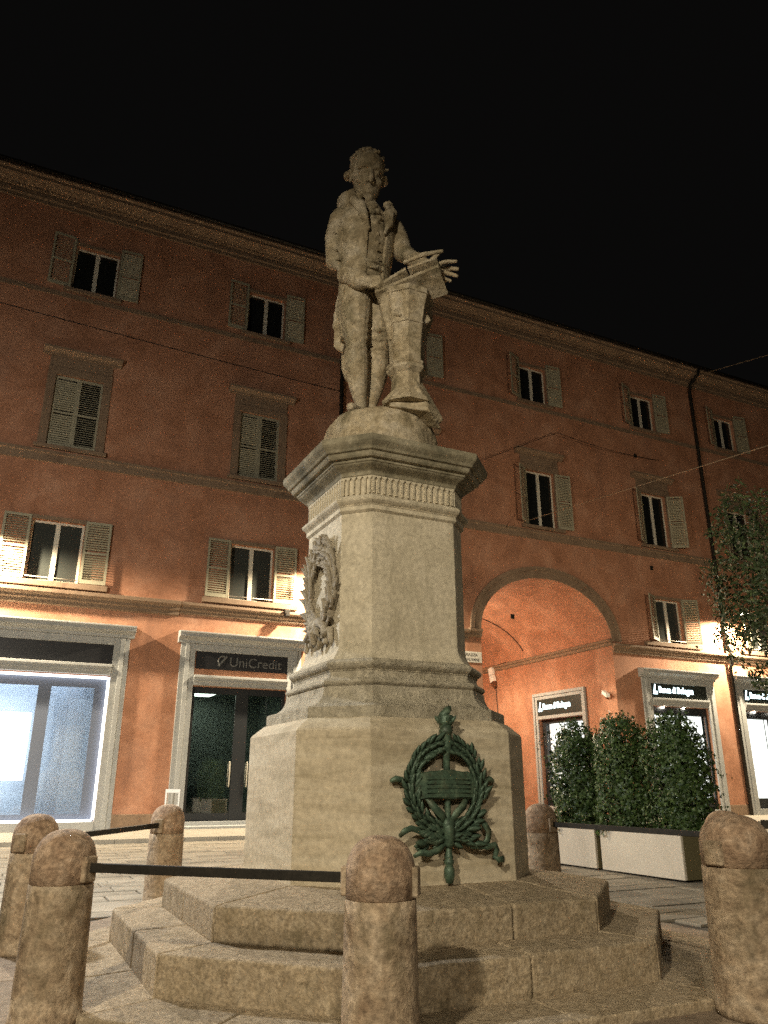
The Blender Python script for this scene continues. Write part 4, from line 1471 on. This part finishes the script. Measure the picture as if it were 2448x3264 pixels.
lp = [(.30, 5.36), (.27, 5.42), (.215, 5.50), (.185, 5.58), (.175, 5.74), (.20, 5.76), (.235, 5.79), (.235, 5.82), (.215, 5.835), (.235, 5.85), (.235, 5.875), (.20, 5.89), (.205, 6.1), (.235, 6.4), (.265, 6.55), (.29, 6.66), (.315, 6.74), (.315, 6.79), (.27, 6.80)]
lc.rings([lring(r, z) for r, z in lp])
lec = lc.build('lectern', M_STATUE, st, bevel=.008)
sc2 = MB()
l0 = Vector((LC[0], LC[1], -SZ))
for s_ in (-1, 1):
    c0 = l0 + WD * (s_ * .165) + Vector((0, 0, 6.47))
    sc2.tube([c0 - FW * .14, c0 + FW * .17], .06, 16)
    c1 = l0 + WD * (s_ * .235)
    sc2.limb([c1 + Vector((0, 0, 6.70)), c1 + WD * s_ * .03 + Vector((0, 0, 6.58)), c1 + Vector((0, 0, 6.42)), c1 - WD * s_ * .03 + Vector((0, 0, 6.2))], [.09, .08, .06, .025], 10)
for (za, r0) in ((6.36, .236), (6.72, .312)):
    sc2.tube(lring(r0, za), .014, 6, closed=True)
sculpt(sc2, 'scroll_ornament', M_STATUE, lec, .012, 1)
# rock and folds running down from the foot of the lectern
dr = MB()
dr.rings([[P(.05, -.60, 5.30), P(.50, -.62, 5.22), P(.64, -.36, 5.12), P(.05, -.22, 5.30)], [P(.12, -.52, 5.46), P(.42, -.54, 5.44), P(.48, -.34, 5.42), P(.12, -.28, 5.46)],
          [P(.15, -.48, 5.60), P(.36, -.50, 5.62), P(.38, -.34, 5.62), P(.15, -.30, 5.60)]])
for k in range(5):
    t_ = k / 4
    dr.limb([P(.30 + .08 * t_, -.52 + .1 * t_, 5.70), P(.38 + .1 * t_, -.56 + .12 * t_, 5.48), P(.47 + .14 * t_, -.54 + .16 * t_, 5.30 - .06 * t_)], [.03, .04, .045], 8)
dr.limb([P(.14, -.50, 5.5), P(.0, -.48, 5.40)], [.06, .03], 8)
sculpt(dr, 'lectern_foot', M_STATUE, lec, .014, 2)


def slab(corners, th, name, mat, parent, bev=.008):
    a = [Vector(p) for p in corners]
    nn = (a[1] - a[0]).cross(a[2] - a[0]).normalized() * th
    return MB().rings([[p - nn / 2 for p in a], [p + nn / 2 for p in a]]).build(name, mat, parent, bevel=bev)


slab([P(-.11, -.42, 6.88), P(.62, -.72, 7.02), P(.75, -.42, 6.86), P(.0, -.10, 6.73)], .06, 'lectern_desk', M_STATUE, lec)
# open book lying on the desk
slab([P(-.06, -.43, 6.97), P(.25, -.57, 7.09), P(.38, -.30, 6.98), P(.06, -.14, 6.86)], .055, 'book_page', M_STATUE, st)
slab([P(.27, -.58, 7.09), P(.60, -.72, 7.13), P(.73, -.44, 7.0), P(.40, -.31, 6.98)], .05, 'book_page', M_STATUE, st)
MB().limb([P(.24, -.62, 7.13), P(.46, -.70, 7.18), P(.66, -.74, 7.19)], [.022, .026, .022], 8).build('rod', M_STATUE, st, smooth=True)

# ================================================================== BOLLARDS AND RAILS
def bollard(x, y, h, label, rz, wide=1.0):
    t = empty('bollard', (x, y, .012), rz, label, 'bollard', 'stone bollards round the monument')
    zg = h - .012
    t.scale = (wide, wide, 1)
    b = MB()
    prof = [(.225, 0), (.225, .03), (.218, .08)]
    for k in range(9): prof.append((.218 - .012 * k / 8, .08 + (zg - .34 - .08) * k / 8))
    prof += [(.198, zg - .336)]
    b.lathe(prof, seg=36)
    b.build('shaft', M_BOLLARD, t, smooth=True)
    c = MB()
    prof = [(.190, zg - .338), (.202, zg - .33), (.203, zg - .2)]
    for k in range(1, 12):
        a_ = math.pi / 2 * k / 11.5
        prof.append((.203 * math.cos(a_) ** .8, zg - .2 + .2 * math.sin(a_)))
    prof.append((.004, zg))
    c.lathe(prof, seg=36)
    c.build('cap', M_BOLLTOP, t, smooth=True)
    for s_ in (-1, 1):
        MB().box(s_ * .205 - .022, s_ * .205 + .022, -.06, .06, zg - .325, zg - .165).build('rail_lug', M_BOLLARD, t, bevel=.014, seg=3)
    return t


BL = {'c': (-.02, 4.93, 1.165), 'ln': (-2.155, 5.69, 1.16), 'rn': (2.48, 5.92, 1.245), 'lf': (-3.30, 7.92, 1.18), 'lb': (-2.68, 10.3, 1.21), 'rb': (1.96, 10.4, 1.215), 'rr': (3.38, 8.25, 1.2)}
bollard(*BL['c'], 'stone bollard with a reddish domed cap in the middle foreground', R(-10))
bollard(*BL['ln'], 'nearest stone bollard at the left, holding the end of the front rail', R(-19))
bollard(*BL['rn'], 'large stone bollard cut off by the right edge of the picture', R(30), 1.18)
bollard(*BL['lf'], 'stone bollard half hidden behind the nearest left one', R(75))
bollard(*BL['lb'], 'stone bollard left of the pedestal in front of the dark bank doors', R(75))
bollard(*BL['rb'], 'reddish stone bollard partly hidden behind the right side of the pedestal', R(-57))
bollard(*BL['rr'], 'stone bollard hidden behind the large right one, holding the planter side rail', R(-57))


def rail(a, b_, label, dz=0.0):
    pa_, pb_ = Vector((BL[a][0], BL[a][1], 0)), Vector((BL[b_][0], BL[b_][1], 0))
    d = (pb_ - pa_).normalized()
    pa_, pb_ = pa_ + d * .19, pb_ - d * .19
    za, zb = BL[a][2] - .235 + dz, BL[b_][2] - .235 + dz * .6
    s_ = Vector((-d.y, d.x, 0)) * .012
    u_ = Vector((0, 0, .029))
    q0, q1 = pa_ + Vector((0, 0, za)), pb_ + Vector((0, 0, zb))
    mb = MB().rings([[q0 - s_ - u_, q0 + s_ - u_, q0 + s_ + u_, q0 - s_ + u_], [q1 - s_ - u_, q1 + s_ - u_, q1 + s_ + u_, q1 - s_ + u_]])
    tag(mb.build('iron_rail', M_IRON, None, bevel=.004, seg=1), label, 'rail', 'iron rails between the bollards')


rail('ln', 'c', 'flat iron rail across the front between two near bollards')
rail('lf', 'lb', 'flat iron rail at the far left in front of the shops')
BL['off'] = (5.0, 5.35, 1.30)
rail('rn', 'off', 'flat iron rail leaving the large right bollard at the edge of the picture', dz=.17)
rail('rb', 'rr', 'flat iron rail on the right in front of the pale planters')

# thin metal post behind the left rear bollard
t = empty('metal_post', (-3.75, 14.6, 0), 0, 'thin grey metal post with a small square head behind the left rear bollard', 'post')
MB().tube([(0, 0, 0), (0, 0, 1.3)], .03, 8).build('pole', M_KERB, t)
MB().box(-.13, .13, -.02, .02, 1.3, 1.36).box(-.13, -.10, -.02, .02, 1.1, 1.3).box(.10, .13, -.02, .02, 1.1, 1.3).box(-.13, .13, -.0201, .0201, 1.07, 1.1).build('head', M_PLAQUE, t)

# ================================================================== PLANTERS, HEDGE AND TREE
PA = Vector((4.67, 13.17, 0))


def pl_w(t_, w, z=0.0): return PA + NV * t_ + TV * w + Vector((0, 0, z))


def planter(t0, t1, label):
    e = empty('planter', pl_w(t0, 0), PHI, label, 'planter', 'pale stone planters beside the passage')
    L_ = t1 - t0
    for (x0, x1, y0, y1) in ((0, .05, 0, L_), (.75, .80, 0, L_)):
        MB().box(x0, x1, y0 + .0, y1, 0.03, .70).build('side_panel', M_PLANTER, e, bevel=.008)
    for y in (0, L_ - .05):
        MB().box(.052, .748, y + .002, y + .048, .03, .695).build('end_panel', M_PLANTEND, e, bevel=.006)
    MB().box(-.02, .82, -.02, .06, .70, .735).box(-.02, .82, L_ - .06, L_ + .02, .70, .735).box(-.02, .06, .061, L_ - .061, .70, .735).box(.74, .82, .061, L_ - .061, .70, .735).build('rim', M_PLANTER, e)
    MB().box(.05, .75, .05, L_ - .05, .5, .66).build('soil', M_SOIL, e)
    MB().box(.06, .74, .06, L_ - .06, 0, .029).build('foot', M_IRON, e)


planter(0.0, 1.90, 'near pale stone planter with olive end panel beside the right foreground bollard')
planter(2.05, 3.95, 'far pale stone planter showing beside the pedestal')


def leaf_poly(s):
    pts = [(0, 0), (.32, -.10), (.62, -.42), (.66, -.08), (1.0, 0), (.66, .08), (.62, .42), (.32, .10)]
    return [(x * s, y * s) for x, y in pts]


IVY = leaf_poly(1.0)
OVAL = [(0, 0), (.3, -.2), (.7, -.2), (1.0, 0), (.7, .2), (.3, .2)]


def foliage(count, sampler, shape, smin, smax, rnd_):
    v, f = [], []
    for _ in range(count):
        p, nrm_ = sampler(rnd_)
        if p is None: continue
        s = rnd_.uniform(smin, smax)
        z = (nrm_ + Vector((rnd_.gauss(0, .55), rnd_.gauss(0, .55), rnd_.gauss(.2, .55)))).normalized()
        x = Vector((rnd_.gauss(0, 1), rnd_.gauss(0, 1), rnd_.gauss(-.5, .7)))
        x = (x - z * x.dot(z))
        if x.length < 1e-3: continue
        x.normalize()
        y = z.cross(x)
        b0 = len(v)
        for a, b_ in shape:
            q = p + x * (a * s) + y * (b_ * s) + z * (-.18 * s * abs(b_) * 2 - .1 * s * a * a)
            v.append((q.x, q.y, q.z))
        n_ = len(shape)
        # fan about the first point keeps leaf lobes
        f.append(tuple(range(b0, b0 + n_)))
    return v, f


def hedge_plant(tc, wc_, ht, hw, top, label, seed, count=5200):
    rnd_ = random.Random(seed)
    base = pl_w(tc, wc_, .66)
    e = empty('hedge_plant', base, PHI, label, 'hedge', 'ivy-like hedge plants in the planters')

    def samp(r):
        # rounded box; most leaves near the skin, local frame x across, y along
        while True:
            x, y, z = r.uniform(-1, 1), r.uniform(-1, 1), r.uniform(0, 1)
            m = (abs(x) ** 2.3 + abs(y) ** 2.3) ** (1 / 2.3)
            zz = max(0.0, (z - .55) / .45)
            rr = (m ** 2.2 + .85 * zz ** 3) ** (1 / 2.2)
            if rr > 1: continue
            if r.random() > .34 + m ** 3: continue
            break
        nv = noise.noise(Vector((x * 1.6 + seed, y * 1.6, z * 3.2)))
        k = 1.0 + .38 * nv + .06 * math.sin(z * 9 + seed)
        H_ = top - .66
        k *= .90 + .16 * math.sin(min(1, z * 1.25) * math.pi)
        if noise.noise(Vector((x * 2.6 + seed * 3, y * 2.6, z * 6))) < -.32: return None, None
        p = Vector((x * hw * k, y * ht * k, z * H_ * (1.0 + .08 * noise.noise(Vector((x * 3, y * 3, seed)))) - .05 * (m)))
        nrm_ = Vector((x, y, (z - .5) * .6)).normalized()
        return p, nrm_
    v, f = foliage(count, samp, IVY, .06, .115, rnd_)
    # stray shoots
    for k in range(9):
        a_ = rnd_.uniform(0, 2 * math.pi)
        z0 = rnd_.uniform(.3, top - .7)
        p0 = Vector((math.cos(a_) * hw * 1.0, math.sin(a_) * ht * 1.0, z0))
        for q in range(7):
            pp = p0 + Vector((math.cos(a_) * .05 * q, math.sin(a_) * .05 * q, -.02 * q + rnd_.uniform(-.03, .03)))
            vv, ff = foliage(2, lambda r, pp=pp: (pp + Vector((r.gauss(0, .02), r.gauss(0, .02), r.gauss(0, .02))), Vector((math.cos(a_), math.sin(a_), .3))), IVY, .05, .09, rnd_)
            b0 = len(v)
            v += vv
            f += [tuple(i + b0 for i in t_) for t_ in ff]
    me = bpy.data.meshes.new('foliage')
    me.from_pydata(v, [], f)
    me.materials.append(M_LEAF)
    link(bpy.data.objects.new('foliage', me), e)
    sm = MB()
    for k in range(5):
        x, y = rnd_.uniform(-.2, .2), rnd_.uniform(-.5, .5) * ht
        pts = [Vector((x + .05 * math.sin(q * 1.7 + k), y + .06 * math.sin(q * 1.3 + k * 2), -.02 + q * (top - .9) / 6)) for q in range(7)]
        sm.tube(pts, [.022 - .002 * q for q in range(7)], 6)
    sm.build('stem', M_BARK, e, smooth=True)


hedge_plant(.46, .56, .56, .50, 2.66, 'widest hedge plant, nearest of the three, right of the passage door', 3, 11000)
hedge_plant(1.65, .42, .50, .45, 2.72, 'middle hedge plant of the three in the pale planters', 7, 10000)
hedge_plant(2.90, .42, .54, .45, 2.68, 'leftmost hedge plant of the three, half covering the lit passage door', 13, 9500)

# street tree at the right edge
TR = Vector((9.5, 18.2, 0))
tr_ = empty('street_tree', TR, 0, 'slender leafy street tree at the right edge in front of the palazzo', 'tree')
tk = MB()
tpts = [(0, 0, 0), (-.03, 0, 1.0), (-.09, .02, 2.0), (-.17, .02, 3.0), (-.22, 0, 4.0), (-.2, 0, 5.5), (-.15, 0, 7.2), (-.1, 0, 8.4)]
tk.tube(tpts, [.13, .105, .095, .085, .075, .055, .03, .012], 10)
rt = random.Random(4)
for k in range(26):
    z = 3.4 + k * .17
    a_ = k * 2.4
    L_ = rt.uniform(.7, 1.25) * (1 - abs(z - 5.6) / 5)
    x0 = -.2
    tk.tube([(x0, 0, z), (x0 + math.cos(a_) * L_ * .5, math.sin(a_) * L_ * .5, z + .35 * L_), (x0 + math.cos(a_) * L_, math.sin(a_) * L_, z + .85 * L_)], [.03, .018, .007], 5)
tk.build('trunk', M_BARK, tr_, smooth=True)


def tsamp(r):
    while True:
        d = Vector((r.uniform(-1, 1), r.uniform(-1, 1), r.uniform(-1, 1)))
        if d.length > 1 or d.length < .25: continue
        if r.random() > .25 + d.length ** 2: continue
        break
    k = 1 + .30 * noise.noise(d * 1.9 + Vector((3, 1, 8)))
    p = Vector((-.18 + d.x * 1.42 * k, d.y * 1.42 * k, 5.95 + d.z * 2.75 * k))
    if noise.noise(p * 1.5) < -.04: return None, None
    return p, d.normalized()


v, f = foliage(14000, tsamp, OVAL, .07, .16, random.Random(21))
me = bpy.data.meshes.new('crown')
me.from_pydata(v, [], f)
me.materials.append(M_TLEAF)
link(bpy.data.objects.new('crown', me), tr_)

# ================================================================== STREET LAMPS OF THE SQUARE AND ADDED LIGHTS (out of view)
def street_lamp(loc, target, power, label, col, size, blend, hgt=7.7, radius=.16):
    t = empty('street_lamp', (loc[0], loc[1], 0), 0, label, 'lamp', 'street lamps of the square')
    MB().lathe([(.16, 0), (.16, .25), (.09, .35), (.07, 1.0), (.055, hgt + .25)], seg=14).build('pole', M_LAMP, t, smooth=True)
    d = Vector((target[0] - loc[0], target[1] - loc[1], 0)).normalized()
    e = d * .9
    MB().tube([(0, 0, hgt + .15), (e.x * .5, e.y * .5, hgt + .3), (e.x, e.y, hgt + .22)], .03, 8).build('arm', M_LAMP, t, smooth=True)
    MB().lathe([(.03, .3), (.12, .24), (.27, .1), (.28, .02)], (e.x, e.y, hgt), 18).build('head', M_LAMP, t, smooth=True)
    MB().lathe([(.02, -.01), (.2, .0), (.24, .03)], (e.x, e.y, hgt), 18).build('lens', M_LENS, t, smooth=True)
    spot('lamp_light', (e.x, e.y, hgt - .06), power, col, size, blend, t, target=Vector(target) - Vector((loc[0], loc[1], 0)), radius=radius)


street_lamp((-4.6, -5.5), (-2.4, -.6, .6), PIAZZA_W, 'tall street lamp on the square behind the photographer', WARM, 138, .42, radius=.3)
street_lamp((1.6, -9.5), (1.3, -4.6, .5), FILL_W, 'added unseen fill light behind the photographer', WARM, 118, .4, radius=.5)  # added lamp, fills the shadows on the monument
street_lamp((-11.0, 3.6), (-4.5, 26, 13.0), LEFT_FILL_W, 'added unseen facade light to the left of the monument', NEUTRAL, 108, .6)  # added lamp, brightens the upper left facade
street_lamp((-7.3, 10.3), (-5.6, 10.9, 0.0), NEAR_LEFT_W, 'bright white street lamp just out of view at the left', (.95, .98, 1.0), 165, .3, hgt=5.6, radius=.2)
street_lamp((13.5, 9.0), (22, 36, 10.0), RIGHT_FILL_W, 'added unseen facade light to the right of the monument', WARM2, 120, .7)  # added lamp, brightens the right facade and misses the monument
